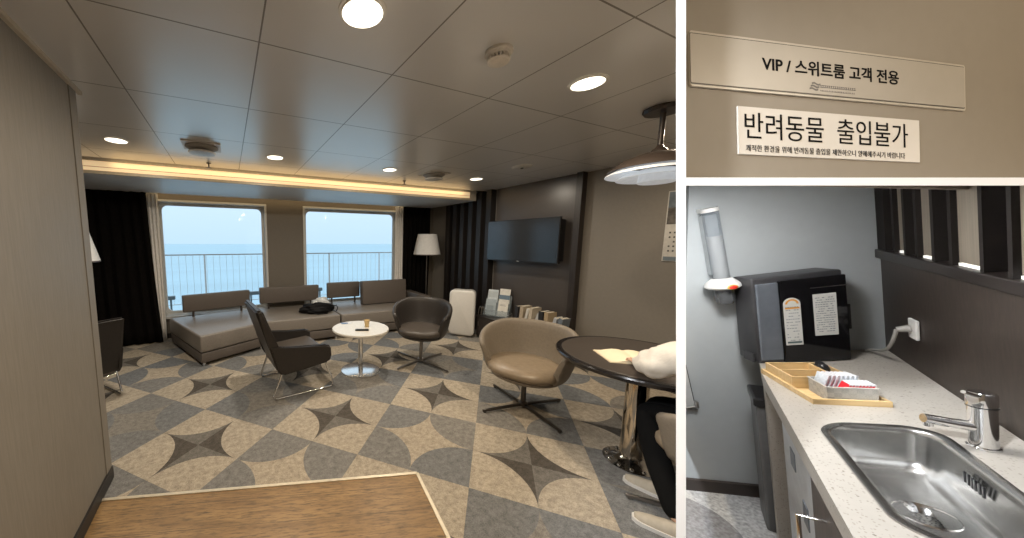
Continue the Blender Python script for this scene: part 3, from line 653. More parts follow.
bm = BM(); box(bm, 0.0, 0.035, -0.66, 0.66, -0.34, 0.34, 0.006); link('bezel', bm, M_black, t)
bm = BM(); box(bm, -0.0015, 0.0005, -0.645, 0.645, -0.32, 0.328); link('screen', bm, mat('tv_glass', (0.02, 0.021, 0.023), 0.16, var=0.02, spec=0.8), t)
bm = BM(); box(bm, 0.035, 0.165, -0.63, 0.45, -0.30, 0.30, 0.01); link('wall_mount', bm, M_black, t)
bm = BM(); box(bm, -0.002, 0.0, -0.02, 0.02, -0.335, -0.325); link('standby_light', bm, mat('tv_logo', (0.5, 0.5, 0.5), 0.4), t)

# brochure stand and leaflets, books
M_acr = mat('clear_acrylic', (0.45, 0.52, 0.56), 0.08, var=0.02, alpha=0.30)
t = thing('brochure_stand', 'tiered clear acrylic leaflet stand on the low black cabinet', 'brochure stand', (4.14, 3.84, 0.40), R(-65))
BS = 1.15
for k in range(2):
    bm = BM(); mt = Matrix.Translation((0, 0.09 * k, 0.02 + 0.12 * k)) @ Matrix.Rotation(R(-14), 4, 'X')
    box(bm, -0.20, 0.20, 0.045, 0.049, 0, 0.24, mtx=mt); box(bm, -0.20, 0.20, 0.0, 0.004, 0, 0.10, mtx=mt); box(bm, -0.20, 0.20, 0, 0.049, -0.004, 0.0, mtx=mt)
    box(bm, -0.204, -0.20, 0, 0.049, 0, 0.17, mtx=mt); box(bm, 0.20, 0.204, 0, 0.049, 0, 0.17, mtx=mt); link('tier', bm, M_acr, t)
bm = BM(); box(bm, -0.20, 0.20, 0.0, 0.2, 0, 0.006); box(bm, -0.204, -0.20, 0.0, 0.2, 0, 0.12); box(bm, 0.20, 0.204, 0.0, 0.2, 0, 0.12); link('base', bm, M_acr, t)
def leaflet(dx, dy, z, wd, h, cols, lab, base=(0.5, 0.55, 0.6)):
    mt = Matrix.Translation((4.14, 3.84, 0.40)) @ Matrix.Rotation(R(-65), 4, 'Z') @ Matrix.Translation((dx, dy, z)) @ Matrix.Rotation(R(-14), 4, 'X')
    q = thing('leaflet', lab, 'leaflet', mtx=mt, group='leaflets in the acrylic stand')
    bm = BM(); box(bm, -wd / 2, wd / 2, 0, 0.008, 0, h); link('cover', bm, mat('leaflet_%d' % (len(MATS)), base, 0.4, var=0.12, nscale=14), q)
    for (x0, x1, z0, z1, c) in cols:
        bm = BM(); box(bm, x0 * wd, x1 * wd, -0.001, 0, z0 * h, z1 * h); link('printed_block', bm, mat('print_%d' % len(MATS), c, 0.5), q)
leaflet(-0.105, 0.115, 0.155, 0.17, 0.30, [(-0.45, 0.45, 0.55, 0.9, (0.45, 0.5, 0.52))], 'pale blue leaflet at the rear left of the acrylic stand', (0.55, 0.60, 0.63))
leaflet(0.09, 0.115, 0.155, 0.17, 0.33, [(-0.5, 0.5, 0.45, 0.68, (0.12, 0.18, 0.24))], 'white leaflet with a blue band at the rear right of the acrylic stand', (0.68, 0.66, 0.60))
leaflet(-0.10, 0.022, 0.03, 0.17, 0.27, [(-0.4, 0.3, 0.15, 0.6, (0.25, 0.3, 0.33))], 'grey blue leaflet at the front left of the acrylic stand', (0.36, 0.42, 0.46))
leaflet(0.10, 0.022, 0.03, 0.16, 0.25, [(-0.06, 0.06, 0.28, 0.36, (0.03, 0.03, 0.03)), (-0.3, 0.3, 0.7, 0.73, (0.3, 0.3, 0.3)), (-0.3, 0.3, 0.78, 0.80, (0.3, 0.3, 0.3))], 'white sheet with a small dark mark at the front right of the acrylic stand', (0.72, 0.70, 0.64))
t = thing('wire_ornament', 'small bent dark wire loop ornament left of the acrylic leaflet stand', 'ornament', (4.02, 4.03, 0.40), R(-60))
for s in (-0.022, 0.022):
    bm = BM(); tube(bm, [(s + 0.05 * math.cos(a) * 0.6, 0, 0.0 + 0.16 * math.sin(a)) for a in [PI * k / 14 for k in range(15)]], 0.006, 8); link('loop', bm, M_legdark, t, True)
bm = BM(); box(bm, -0.06, 0.06, -0.03, 0.03, 0, 0.006); link('base', bm, M_black, t)
books = [(0.045, 0.25, 0.17, (0.03, 0.03, 0.035), 0, 'slim black book at the left end of the row on the cabinet'),
         (0.05, 0.27, 0.18, (0.46, 0.38, 0.28), 5, 'tan book second from the left in the row on the cabinet'),
         (0.035, 0.26, 0.18, (0.62, 0.60, 0.55), 12, 'white book leaning third in the row on the cabinet'),
         (0.045, 0.27, 0.19, (0.55, 0.48, 0.38), 4, 'cream book fourth in the row on the cabinet'),
         (0.045, 0.23, 0.17, (0.50, 0.50, 0.49), 16, 'light grey leaning book in the middle of the row on the cabinet'),
         (0.06, 0.25, 0.18, (0.02, 0.02, 0.022), 0, 'thick black book in the middle of the row on the cabinet'),
         (0.05, 0.25, 0.18, (0.42, 0.32, 0.20), 0, 'brown book right of the thick black one on the cabinet'),
         (0.04, 0.22, 0.16, (0.45, 0.47, 0.50), 14, 'pale leaning book near the right end of the row on the cabinet'),
         (0.05, 0.22, 0.16, (0.16, 0.19, 0.23), 8, 'blue grey book at the right end of the row on the cabinet')]
y = 3.38
for th, h, dp, col, lean, lab in books:
    q = thing('book', lab, 'book', (4.14, y, 0.40), 0, 'row of books on the low cabinet')
    th *= 1.12; h *= 1.18
    mt = Matrix.Translation((0, 0, 0)) @ Matrix.Rotation(R(lean), 4, 'X')
    bm = BM(); box(bm, -dp / 2, dp / 2, -th, -th + 0.004, 0, h, mtx=mt); box(bm, -dp / 2, dp / 2, -0.004, 0, 0, h, mtx=mt); box(bm, -dp / 2 - 0.004, -dp / 2, -th, 0, 0, h, mtx=mt)
    link('cover', bm, mat('book_cover_%d' % len(MATS), col, 0.5), q)
    bm = BM(); box(bm, -dp / 2, dp / 2 - 0.006, -th + 0.004, -0.004, 0.004, h - 0.004, mtx=mt); link('pages', bm, mat('paper_pages', (0.60, 0.55, 0.45), 0.8), q)
    y -= th + 0.012 + (0.035 if lean > 10 else 0.008)
t = thing('wire_bookend', 'bent light wire bookend before the row of books', 'bookend', (4.02, 3.44, 0.40))
bm = BM(); tube(bm, [(0, 0.03, 0.004), (-0.02, 0.06, 0.10), (0.04, 0.0, 0.16), (0.02, -0.03, 0.06), (0, 0.02, 0.004)], 0.005, 8); link('wire', bm, M_chrome, t, True)
bm = BM(); box(bm, -0.03, 0.05, -0.03, 0.03, 0, 0.003); link('foot', bm, M_chrome, t)

# ------------------------------------------------------------------ floor lamps
def lamp(x, y, lab, ztop, zbot, rt, rb):
    t = thing('floor_lamp', lab, 'lamp', (x, y, 0))
    bm = BM(); lathe(bm, [(rb, zbot), (rb + 0.003, zbot + 0.012), (rt + 0.002, ztop), (rt - 0.003, ztop), (rb - 0.004, zbot + 0.012), (rb - 0.004, zbot)], 40); link('lamp_shade', bm, M_shade, t, True)
    bm = BM(); lathe(bm, [(rb + 0.004, zbot - 0.004), (rb + 0.004, zbot + 0.012), (rb, zbot + 0.012), (rb - 0.004, zbot - 0.004)], 40); link('shade_rim', bm, mat('shade_rim', (0.12, 0.10, 0.09), 0.5), t, True)
    bm = BM(); tube(bm, [(0, 0, 0.02), (0, 0, ztop - 0.06)], 0.012, 12); link('pole', bm, M_legdark, t, True)
    bm = BM(); lathe(bm, [(0, 0), (0.14, 0), (0.14, 0.012), (0.02, 0.025), (0, 0.025)], 32); link('base', bm, M_legdark, t, True)
    bm = BM(); tube(bm, [(-rt, 0, ztop - 0.05), (rt, 0, ztop - 0.05)], 0.003, 6); tube(bm, [(0, -rt, ztop - 0.05), (0, rt, ztop - 0.05)], 0.003, 6); link('shade_ring', bm, M_legdark, t)
lamp(4.04, 5.72, 'floor lamp with white tapered shade in the corner right of the sofa', 1.85, 1.40, 0.205, 0.29)
lamp(-1.80, 4.95, 'floor lamp with white shade half hidden behind the left wall end', 1.80, 1.42, 0.20, 0.29)

# ------------------------------------------------------------------ round black table, book, calendar
RX, RY, RZ = 2.76, 1.20, 0.83
t = thing('pedestal_table', 'round black pedestal table on a thick chrome column', 'table', (RX, RY, 0))
bm = BM(); lathe(bm, [(0, RZ - 0.05), (0.49, RZ - 0.05), (0.525, RZ - 0.035), (0.533, RZ - 0.012), (0.528, RZ - 0.002), (0.515, RZ), (0.49, RZ - 0.002)], 72); link('table_rim', bm, mat('black_lacquer_rim', (0.012, 0.010, 0.010), 0.18), t, True)
bm = BM(); lathe(bm, [(0.492, RZ - 0.002), (0.49, RZ), (0, RZ)], 72); link('table_surface', bm, mat('dark_brown_laminate', (0.055, 0.045, 0.038), 0.42, var=0.15, nscale=120), t, True)
bm = BM(); tube(bm, [(0, 0, 0.03), (0, 0, RZ - 0.05)], 0.068, 40); link('column', bm, mat('column_chrome', (0.62, 0.55, 0.46), 0.09, 1.0, var=0.02), t, True)
bm = BM(); lathe(bm, [(0, 0), (0.165, 0), (0.168, 0.008), (0.12, 0.022), (0.085, 0.035), (0.07, 0.05)], 48); link('base_flange', bm, M_chrome, t, True)
for k in range(12):
    a = 2 * PI * k / 12; bm = BM(); lathe(bm, [(0.013, 0.012), (0.013, 0.020), (0.007, 0.026), (0, 0.027)], 12, (0.142 * math.cos(a), 0.142 * math.sin(a))); link('bolt', bm, M_chrome, t, True)
t = thing('open_notebook', 'open book with blank cream pages lying on the round black table', 'book', (2.66, 1.21, RZ), R(-38))
t.scale = (1.2, 1.2, 1.2)
for s in (-1, 1):
    bm = BM(); rows = []
    for k in range(9):
        u = k / 8; x = s * u * 0.155; z = 0.006 + 0.018 * math.sin(PI * min(1, u * 1.15 + 0.12)) ** 0.8 * (1 - 0.55 * u)
        rows.append([(x, -0.105, 0.002), (x, -0.105, z), (x, 0.105, z), (x, 0.105, 0.002)])
    V = grid(bm, rows, closed_v=True); bm.faces.new(V[0]); bm.faces.new(V[-1][::-1]); link('pages', bm, mat('cream_page', (0.80, 0.72, 0.52), 0.8, var=0.02), t, True, 50)
bm = BM(); box(bm, -0.16, 0.16, -0.11, 0.11, 0, 0.003); link('cover', bm, mat('notebook_cover', (0.62, 0.52, 0.36), 0.6), t)
t = thing('wall_calendar', 'calendar with photo strip hanging on the beige wall by the pendant', 'calendar', (4.495, 1.70, 1.85))
bm = BM(); box(bm, -0.008, -0.002, -0.16, 0.16, -0.385, 0.38); link('sheet', bm, mat('calendar_sheet', (0.58, 0.56, 0.52), 0.6), t)
bm = BM(); box(bm, -0.010, -0.008, -0.15, 0.15, 0.20, 0.37); link('sky_picture', bm, mat('calendar_blue', (0.14, 0.17, 0.20), 0.5, var=.5, nscale=9), t)
bm = BM(); box(bm, -0.010, -0.008, -0.15, 0.15, 0.02, 0.20); link('photo_picture', bm, mat('calendar_photo', (0.09, 0.08, 0.07), 0.5, var=.7, nscale=14), t)
bm = BM()
for r in range(5):
    for c in range(7):
        if rnd.random() < 0.85: box(bm, -0.0100, -0.008, -0.13 + c * 0.039, -0.115 + c * 0.039, -0.08 - r * 0.05, -0.062 - r * 0.05)
link('date_grid', bm, mat('calendar_ink', (0.08, 0.08, 0.08), 0.6), t)
bm = BM(); box(bm, -0.010, -0.008, -0.15, 0.15, -0.38, -0.335); link('footer_band', bm, mat('calendar_footer', (0.16, 0.20, 0.23), 0.5), t)

# ------------------------------------------------------------------ seated person at the round table
def skin(name, chains, m, parent, sub=2, root=0):
    """chains: list of lists of (pos, radius); equal positions are merged"""
    me = bpy.data.meshes.new(name); vs = []; rs = []; es = []; idx = {}
    for ch in chains:
        prev = None
        for p, r in ch:
            key = tuple(round(c, 4) for c in p)
            if key not in idx: idx[key] = len(vs); vs.append(p); rs.append(r)
            k = idx[key]
            if prev is not None and prev != k: es.append((prev, k))
            prev = k
    me.from_pydata(vs, es, []); o = bpy.data.objects.new(name, me); C.objects.link(o)
    me.materials.append(m)
    md = o.modifiers.new('skin', 'SKIN'); md.use_smooth_shade = True
    for k, r in enumerate(rs):
        rr = r if isinstance(r, tuple) else (r, r)
        me.skin_vertices[0].data[k].radius = rr; me.skin_vertices[0].data[k].use_root = (k == root)
    s = o.modifiers.new('sub', 'SUBSURF'); s.levels = sub; s.render_levels = sub
    o.parent = parent
    return o
M_skin = mat('skin_tone', (0.55, 0.34, 0.24), 0.5, var=0.04)
M_jkt = mat('cream_jacket', (0.68, 0.63, 0.55), 0.7, var=0.06, nscale=18, bump=0.5)
M_trs = mat('black_trousers', (0.006, 0.006, 0.006), 0.9, spec=0.1)
pt = thing('person', 'seated person in cream jacket and black trousers leaning on the round table', 'person', (2.62, 0.60, 0), 0)
hip = (0, 0.0, 0.55)
skin('body', [[(hip, (0.15, 0.11)), ((0, 0.0, 0.74), (0.13, 0.10)), ((-0.01, 0.04, 0.96), (0.15, 0.11)), ((-0.02, 0.07, 1.12), (0.11, 0.09)), ((-0.03, 0.10, 1.20), (0.05, 0.05)), ((-0.045, 0.14, 1.27), (0.055, 0.06)), ((-0.06, 0.18, 1.35), (0.078, 0.092)), ((-0.06, 0.18, 1.43), (0.07, 0.085))],
              [((-0.02, 0.07, 1.12), (0.11, 0.09)), ((-0.19, 0.07, 1.10), 0.052), ((-0.30, 0.32, 0.925), 0.042), ((-0.20, 0.43, 0.885), 0.03), ((-0.13, 0.49, 0.868), 0.022)],
              [((-0.02, 0.07, 1.12), (0.11, 0.09)), ((0.17, 0.07, 1.10), 0.052), ((0.24, 0.26, 0.92), 0.042), ((0.14, 0.42, 0.885), 0.03), ((0.07, 0.49, 0.868), 0.022)],
              [(hip, (0.15, 0.11)), ((-0.10, 0.05, 0.55), 0.08), ((-0.06, 0.45, 0.54), 0.058), ((-0.22, 0.30, 0.30), 0.048), ((-0.34, 0.14, 0.075), 0.030)],
              [(hip, (0.15, 0.11)), ((0.10, 0.05, 0.55), 0.08), ((0.10, 0.47, 0.54), 0.058), ((0.0, 0.43, 0.30), 0.048), ((-0.055, 0.33, 0.075), 0.030)]], M_skin, pt)
skin('trousers', [[((0, 0.0, 0.57), (0.17, 0.13)), ((-0.10, 0.05, 0.56), 0.10), ((-0.06, 0.46, 0.55), 0.080), ((-0.22, 0.30, 0.30), 0.070), ((-0.335, 0.145, 0.085), 0.052)],
                  [((0, 0.0, 0.57), (0.17, 0.13)), ((0.10, 0.05, 0.56), 0.10), ((0.10, 0.48, 0.55), 0.078), ((0.0, 0.43, 0.30), 0.068), ((-0.05, 0.335, 0.085), 0.052)]], M_trs, pt)
jk = skin('jacket', [[((0, 0.0, 0.62), (0.19, 0.15)), ((0, 0.0, 0.76), (0.17, 0.135)), ((-0.01, 0.04, 0.97), (0.185, 0.14)), ((-0.02, 0.07, 1.12), (0.13, 0.11)), ((-0.03, 0.10, 1.18), (0.08, 0.07))],
                [((-0.02, 0.07, 1.12), (0.13, 0.11)), ((-0.20, 0.07, 1.10), 0.085), ((-0.27, 0.22, 1.04), 0.098), ((-0.315, 0.335, 0.945), 0.094), ((-0.26, 0.39, 0.91), 0.078), ((-0.20, 0.435, 0.90), 0.060)],
                [((-0.02, 0.07, 1.12), (0.13, 0.11)), ((0.18, 0.07, 1.10), 0.085), ((0.26, 0.26, 0.935), 0.080), ((0.21, 0.36, 0.905), 0.064), ((0.13, 0.43, 0.885), 0.050)]], M_jkt, pt, 3)
tx = bpy.data.textures.new('cloth_folds', 'CLOUDS'); tx.noise_scale = 0.07
dm = jk.modifiers.new('folds', 'DISPLACE'); dm.texture = tx; dm.strength = 0.045; dm.mid_level = 0.5; dm.texture_coords = 'LOCAL'
def hand(sgn, wrist, dirv, name='hand'):
    d = Vector((*dirv, 0)).normalized(); n = Vector((-d.y, d.x, 0)); wv = Vector(wrist)
    P = lambda a, b, c: tuple(wv + d * a + n * b + Vector((0, 0, c)))
    palm = [(P(0, 0, 0), 0.022), (P(0.04, 0, 0), (0.034, 0.016)), (P(0.08, 0, -0.002), (0.036, 0.014))]
    ch = [palm]
    for k, (off, ln) in enumerate(((-0.028, 0.055), (-0.009, 0.068), (0.010, 0.064), (0.028, 0.048))):
        ch.append([(P(0.08, 0, -0.002), (0.036, 0.014)), (P(0.093, off, 0), 0.009), (P(0.093 + ln * .5, off * 1.1, 0.002), 0.0085), (P(0.093 + ln * 0.85, off * 1.1, -0.012), 0.0075), (P(0.093 + ln, off * 1.1, -0.024), 0.006)])
    ch.append([(P(0.04, 0, 0), (0.034, 0.016)), (P(0.055, sgn * 0.035, -0.004), 0.011), (P(0.085, sgn * 0.052, -0.012), 0.009), (P(0.105, sgn * 0.045, -0.020), 0.007)])
    skin(name, ch, M_skin, pt, 2)
hand(-1, (-0.165, 0.455, 0.868), (0.65, 0.7)); hand(1, (0.12, 0.44, 0.868), (-0.5, 0.8))
bm = BM()
r_ = bmesh.ops.create_uvsphere(bm, u_segments=28, v_segments=20, radius=1)
for v in bm.verts:
    x, y, z = v.co; y2 = y
    v.co = Vector((x * 0.082, y * 0.10 + 0.0, z * 0.118))
    if y < -0.2: v.co.y -= 0.0
    if z < -0.3: v.co.x *= 1 + 0.35 * (z + 0.3); v.co.y += 0.012
    if abs(x) < 0.18 and y > 0.75 and -0.35 < z < 0.2: v.co.y += 0.018 * (0.25 - z)
    if y > 0.7 and 0.12 < abs(x) < 0.5 and 0.0 < z < 0.3: v.co.y -= 0.006
bmesh.ops.transform(bm, matrix=Matrix.Translation((-0.07, 0.21, 1.38)) @ Matrix.Rotation(R(-18), 4, 'X'), verts=bm.verts[:])
fc = link('face', bm, M_skin, pt, True, 80)
for s in (-1, 1):
    bm = BM(); bmesh.ops.create_uvsphere(bm, u_segments=12, v_segments=8, radius=0.012, matrix=Matrix.Translation((-0.07 + s * 0.031, 0.295, 1.366))); link('eye', bm, M_black, fc, True)
    bm = BM(); bmesh.ops.create_uvsphere(bm, u_segments=12, v_segments=8, radius=1, matrix=Matrix.Translation((-0.07 + s * 0.084, 0.205, 1.375)) @ Matrix.Diagonal((0.010, 0.02, 0.032, 1))); link('ear', bm, M_skin, fc, True)
bm = BM(); box(bm, -0.095, -0.045, 0.292, 0.302, 1.305, 1.313, 0.003); link('mouth', bm, mat('lips', (0.4, 0.15, 0.13), 0.5), fc)
bm = BM(); lump(bm, 0.094, 0.108, 0.125, 0.02, 9, (-0.07, 0.185, 1.405), flat=False); bmesh.ops.bisect_plane(bm, geom=bm.verts[:] + bm.edges[:] + bm.faces[:], plane_co=(-0.07, 0.23, 1.36), plane_no=(0, 0.82, -0.57), clear_outer=True); link('hair', bm, mat('black_hair', (0.012, 0.01, 0.009), 0.5), pt, True, 80)
def shoe(x, y, rot):
    sh = bpy.data.objects.new('shoe', None); C.objects.link(sh); sh.location = (x, y, 0); sh.rotation_euler = (0, 0, rot); sh.parent = pt
    bm = BM(); rows = []
    for k in range(15):
        u = k / 14; wd = 0.035 + 0.012 * math.sin(PI * min(1, u * 1.05)) - (0.02 * max(0, (u - 0.88) / 0.12) ** 2); h = 0.085 - 0.045 * min(1, u / 0.7) if u < 0.7 else 0.045 - 0.016 * ((u - .7) / .3)
        yy = -0.10 + 0.27 * u
        rows.append([(wd * math.cos(a), yy, 0.018 + h * max(0, math.sin(a))) for a in [PI * q / 12 for q in range(13)]] + [(-wd, yy, 0.016), (wd, yy, 0.016)])
    V = grid(bm, rows, closed_v=True); bm.faces.new(V[0]); bm.faces.new(V[-1][::-1]); link('upper', bm, mat('sneaker_beige', (0.45, 0.40, 0.32), 0.7), sh, True, 60)
    bm = BM(); rows = []
    for k in range(15):
        u = k / 14; wd = 0.042 + 0.010 * math.sin(PI * min(1, u)) - (0.025 * max(0, (u - 0.88) / 0.12) ** 2); yy = -0.108 + 0.288 * u
        rows.append([(-wd, yy, 0.0), (-wd, yy, 0.022), (wd, yy, 0.022), (wd, yy, 0.0)])
    V = grid(bm, rows, closed_v=True); bm.faces.new(V[0]); bm.faces.new(V[-1][::-1]); link('sole', bm, mat('sneaker_sole', (0.72, 0.70, 0.66), 0.6), sh, True, 50)
shoe(-0.345, 0.155, R(28)); shoe(-0.06, 0.345, R(18))
t = thing('pencil', 'short brown pencil held over the open book on the round table', 'pencil', (2.565, 1.13, 0.862), 0)
bm = BM(); tube(bm, [(0, 0, 0), (0.02, -0.03, 0.045), (0.05, -0.075, 0.10)], 0.0045, 8); link('shaft', bm, mat('pencil_wood', (0.4, 0.25, 0.1), 0.5), t, True)

# ------------------------------------------------------------------ pantry nook beside the lounge (added white divider, set on the camera axes)
BK = Matrix(((CAMX.x, cu.x, CAMF.x, EYE.x), (CAMX.y, cu.y, CAMF.y, EYE.y), (CAMX.z, cu.z, CAMF.z, EYE.z), (0, 0, 0, 1)))   # camera axes: right, up, forward
def bprism(bm, pts, y0, y1):       # plan points (right, inward), heights y0..y1 along camera up
    a = [bm.verts.new((x, y0, d)) for x, d in pts]; b = [bm.verts.new((x, y1, d)) for x, d in pts]; n = len(pts)
    bm.faces.new(a); bm.faces.new(b[::-1])
    for k in range(n): bm.faces.new((a[k], b[k], b[(k + 1) % n], a[(k + 1) % n]))
bm = BM(); bprism(bm, [(0.5084, 0.50), (0.5244, 0.50), (0.5244 * 1.02, 0.512), (1.22 * 1.0405 , 1.22), (1.22 * 1.029, 1.22), (0.512 * 1.0185, 0.512)], -0.62, 0.62)
bmesh.ops.transform(bm, matrix=BK, verts=bm.verts[:]); struct('wall_added_divider', bm, M_postwhite)  # added divider standing for the white gap between views, no real bulkhead
bm = BM()
k1, k2 = 0.3248, 0.2990
prof = [(k1 * 0.50, 0.50), (k2 * 0.50, 0.50), (k2 * 0.51 + 0.0006, 0.51), (0.311 * 1.45, 1.45), (0.317 * 1.45, 1.45), (k1 * 0.51 - 0.0006, 0.51)]
a = [bm.verts.new((0.5244 if d < .6 else 1.50, y, d)) for y, d in prof]; b = [bm.verts.new((1.6 if d < .6 else 2.6, y, d)) for y, d in prof]
bm.faces.new(a); bm.faces.new(b[::-1])
for k in range(6): bm.faces.new((a[k], b[k], b[(k + 1) % 6], a[(k + 1) % 6]))
bmesh.ops.transform(bm, matrix=BK, verts=bm.verts[:]); struct('trim_added_divider', bm, M_postwhite)  # added divider bar for the white gap above the pantry view
# sign wall
SW = Matrix(((0.972, -0.236, 0.015, 1.169), (-0.237, -0.965, 0.112, 0.212), (0.012, 0.112, 0.993, 1.968), (0, 0, 0, 1)))   # x along wall, y toward the room, z up
u_ = Vector((0.972, -0.237, 0.012)).normalized(); up_ = Vector((0.015, 0.112, 0.993)); up_ = (up_ - u_ * up_.dot(u_)).normalized(); n_ = up_.cross(u_)
SW = Matrix(((u_.x, n_.x, up_.x, 1.169), (u_.y, n_.y, up_.y, 0.212), (u_.z, n_.z, up_.z, 1.968), (0, 0, 0, 1)))
SGN = 1 if n_.dot(Vector((0, 0, 1.66)) - Vector((1.169, 0.212, 1.968))) > 0 else -1
def sbox(bm, x0, x1, z0, z1, t0, t1, bev=0): box(bm, x0, x1, min(SGN * t0, SGN * t1), max(SGN * t0, SGN * t1), z0, z1, bev)
bm = BM(); sbox(bm, -0.424, 1.25, -0.193, 0.75, -0.006, 0); bmesh.ops.transform(bm, matrix=SW, verts=bm.verts[:]); struct('wall_sign', bm, mat('sign_wall_beige', (0.25, 0.215, 0.168), 0.55, var=0.02))
def text(s, size, x, z, m, parent, name='lettering', depth=0.0012, bold=0.0, sx=1.0, align='LEFT'):
    c = bpy.data.curves.new(name, 'FONT'); c.body = s; c.size = size; c.extrude = 0.0002; c.offset = bold; c.align_x = align
    o = bpy.data.objects.new(name, c); C.objects.link(o); c.materials.append(m); o.parent = parent
    o.matrix_local = Matrix.Translation((x, SGN * depth, z)) @ Matrix.Rotation(PI / 2, 4, 'X') @ Matrix.Diagonal((sx, 1, 1, 1))
    bpy.context.view_layer.update()
    me = bpy.data.meshes.new_from_object(o.evaluated_get(bpy.context.evaluated_depsgraph_get())); q = bpy.data.objects.new(name, me); C.objects.link(q); q.parent = parent; q.matrix_local = o.matrix_local.copy()
    bpy.data.objects.remove(o); return q
M_ink = mat('black_ink', (0.008, 0.008, 0.008), 0.9, spec=0.05)
def rrect(bm, x0, x1, z0, z1, r, t0, t1):
    pts = []
    for cx_, cz_, a0 in ((x1 - r, z1 - r, 0), (x0 + r, z1 - r, 90), (x0 + r, z0 + r, 180), (x1 - r, z0 + r, 270)):
        for k in range(6): a = R(a0 + 18 * k); pts.append((cx_ + r * math.cos(a), cz_ + r * math.sin(a)))
    a = [bm.verts.new((x, SGN * t0, z)) for x, z in pts]; b = [bm.verts.new((x, SGN * t1, z)) for x, z in pts]; n = len(pts)
    bm.faces.new(a); bm.faces.new(b[::-1])
    for k in range(n): bm.faces.new((a[k], b[k], b[(k + 1) % n], a[(k + 1) % n]))
t = thing('door_sign', 'long beige framed sign reading VIP with Korean words, upper of two signs', 'sign', mtx=SW)
bm = BM(); rrect(bm, -0.413, 0.3245, -0.0235, 0.0752, 0.005, 0, 0.003); link('frame_border', bm, mat('sign_edge', (0.50, 0.45, 0.37), 0.35), t)
bm = BM(); rrect(bm, -0.413, 0.3205, -0.0195, 0.0712, 0.003, 0.003, 0.0034); link('border_line', bm, mat('sign_line', (0.05, 0.045, 0.035), 0.5), t)
bm = BM(); rrect(bm, -0.413, 0.3186, -0.0176, 0.0693, 0.0025, 0.0034, 0.0040); link('panel', bm, mat('sign_panel', (0.40, 0.36, 0.30), 0.4, var=0.02), t)
text('VIP / 스위트룸 고객 전용', 0.0300, -0.2485, 0.0190, M_ink, t, depth=0.0043, bold=0.0005, sx=1.20)
bm = BM(); mat('grey_ink', (0.13, 0.12, 0.11), 0.6)
for row, (z0_, h_) in enumerate(((-0.0045, 0.0048), (-0.0115, 0.0026))):
    x = -0.104
    while x < -0.012:
        wd = rnd.uniform(0.0035, 0.0055) if row == 0 else rnd.uniform(0.0015, 0.004)
        sbox(bm, x, x + wd, z0_, z0_ + h_ * 0.28, 0.004, 0.0043); sbox(bm, x + wd * 0.4, x + wd * 0.6, z0_, z0_ + h_, 0.004, 0.0043)
        if row == 0: sbox(bm, x, x + wd * 0.8, z0_ + h_ * 0.72, z0_ + h_, 0.004, 0.0043)
        x += wd + 0.0011
link('small_print', bm, MATS['grey_ink'], t)
bm = BM()
for k in range(3):
    rows = [[(-0.132 + 0.0225 * q / 8 + 0.003 * k, SGN * 0.0042, -0.0105 + 0.0052 * k + 0.0015 * math.sin(q / 8 * 2 * PI)), (-0.132 + 0.0225 * q / 8 + 0.003 * k, SGN * 0.0042, -0.0070 + 0.0052 * k + 0.0015 * math.sin(q / 8 * 2 * PI))] for q in range(9)]
    grid(bm, rows)
link('wave_logo', bm, MATS['grey_ink'], t)
t = thing('notice_sign', 'white paper notice in Korean below the long beige sign', 'sign', mtx=SW @ Matrix.Translation((0, 0, 0)))
bm = BM(); sbox(bm, -0.3055, 0.1785, -0.1395, -0.0520, 0, 0.0022); link('sheet', bm, mat('notice_paper', (0.66, 0.62, 0.56), 0.5, var=0.01), t)
text('반려동물  출입불가', 0.0540, -0.2960, -0.1065, M_ink, t, depth=0.0026, bold=-0.0001, sx=1.03)
text('쾌적한 환경을 위해 반려동물 출입을 제한하오니 양해해주시기 바랍니다', 0.0135, -0.2900, -0.1330, mat('soft_ink', (0.04, 0.04, 0.04), 0.9, spec=0.05), t, 'small_lettering', 0.0026, -0.0001, 1.06)

# pantry interior: x toward the dark wall, y away from the viewer, z up, origin at the corner on counter height
NK = Matrix(((0.3677, 0.91828, -0.14684, 1.94), (-0.91658, 0.38454, 0.1096, 0.215), (0.15711, 0.09429, 0.98307, 1.325), (0, 0, 0, 1)))
def nk(name, bm, m, parent=None, smooth=False, sharp=None):
    bmesh.ops.transform(bm, matrix=NK, verts=bm.verts[:])
    if name.startswith(('wall', 'trim', 'floor', 'baseboard')): trim_nook(bm)
    return link(name, bm, m, parent, smooth, sharp)
def nthing(name, label, cat, x=0, y=0, z=0, rot=0, group=None, extra=None):
    m = NK @ Matrix.Translation((x, y, z)) @ Matrix.Rotation(rot, 4, 'Z')
    if extra is not None: m = m @ extra
    return thing(name, label, cat, group=group, mtx=m)
GTH = 0.3726
SLAB_N = (-CAMDN * 1.0 - CAMF * 0.3105).normalized()      # the pantry ceiling plane passes the entrance eye height and rises inward
PART_N = (-CAMX + CAMF * 1.038).normalized()
def trim_nook(bm, mtx=None, side=True):
    inv = (mtx or Matrix.Identity(4)).inverted()
    for n in ((SLAB_N, PART_N) if side else (SLAB_N,)):
        co = inv @ EYE; nn = (inv.to_3x3() @ n).normalized()
        r = bmesh.ops.bisect_plane(bm, geom=bm.verts[:] + bm.edges[:] + bm.faces[:], plane_co=co, plane_no=nn, clear_outer=True)
        es = [e for e in r['geom_cut'] if isinstance(e, bmesh.types.BMEdge)]
        try: bmesh.ops.holes_fill(bm, edges=[e for e in bm.edges if e.is_boundary], sides=8)
        except Exception: pass
GW = Matrix.Rotation(GTH, 4, 'Z')
M_gw = mat('pantry_wall_grey', (0.50, 0.54, 0.56), 0.38, var=0.02)
bm = BM()
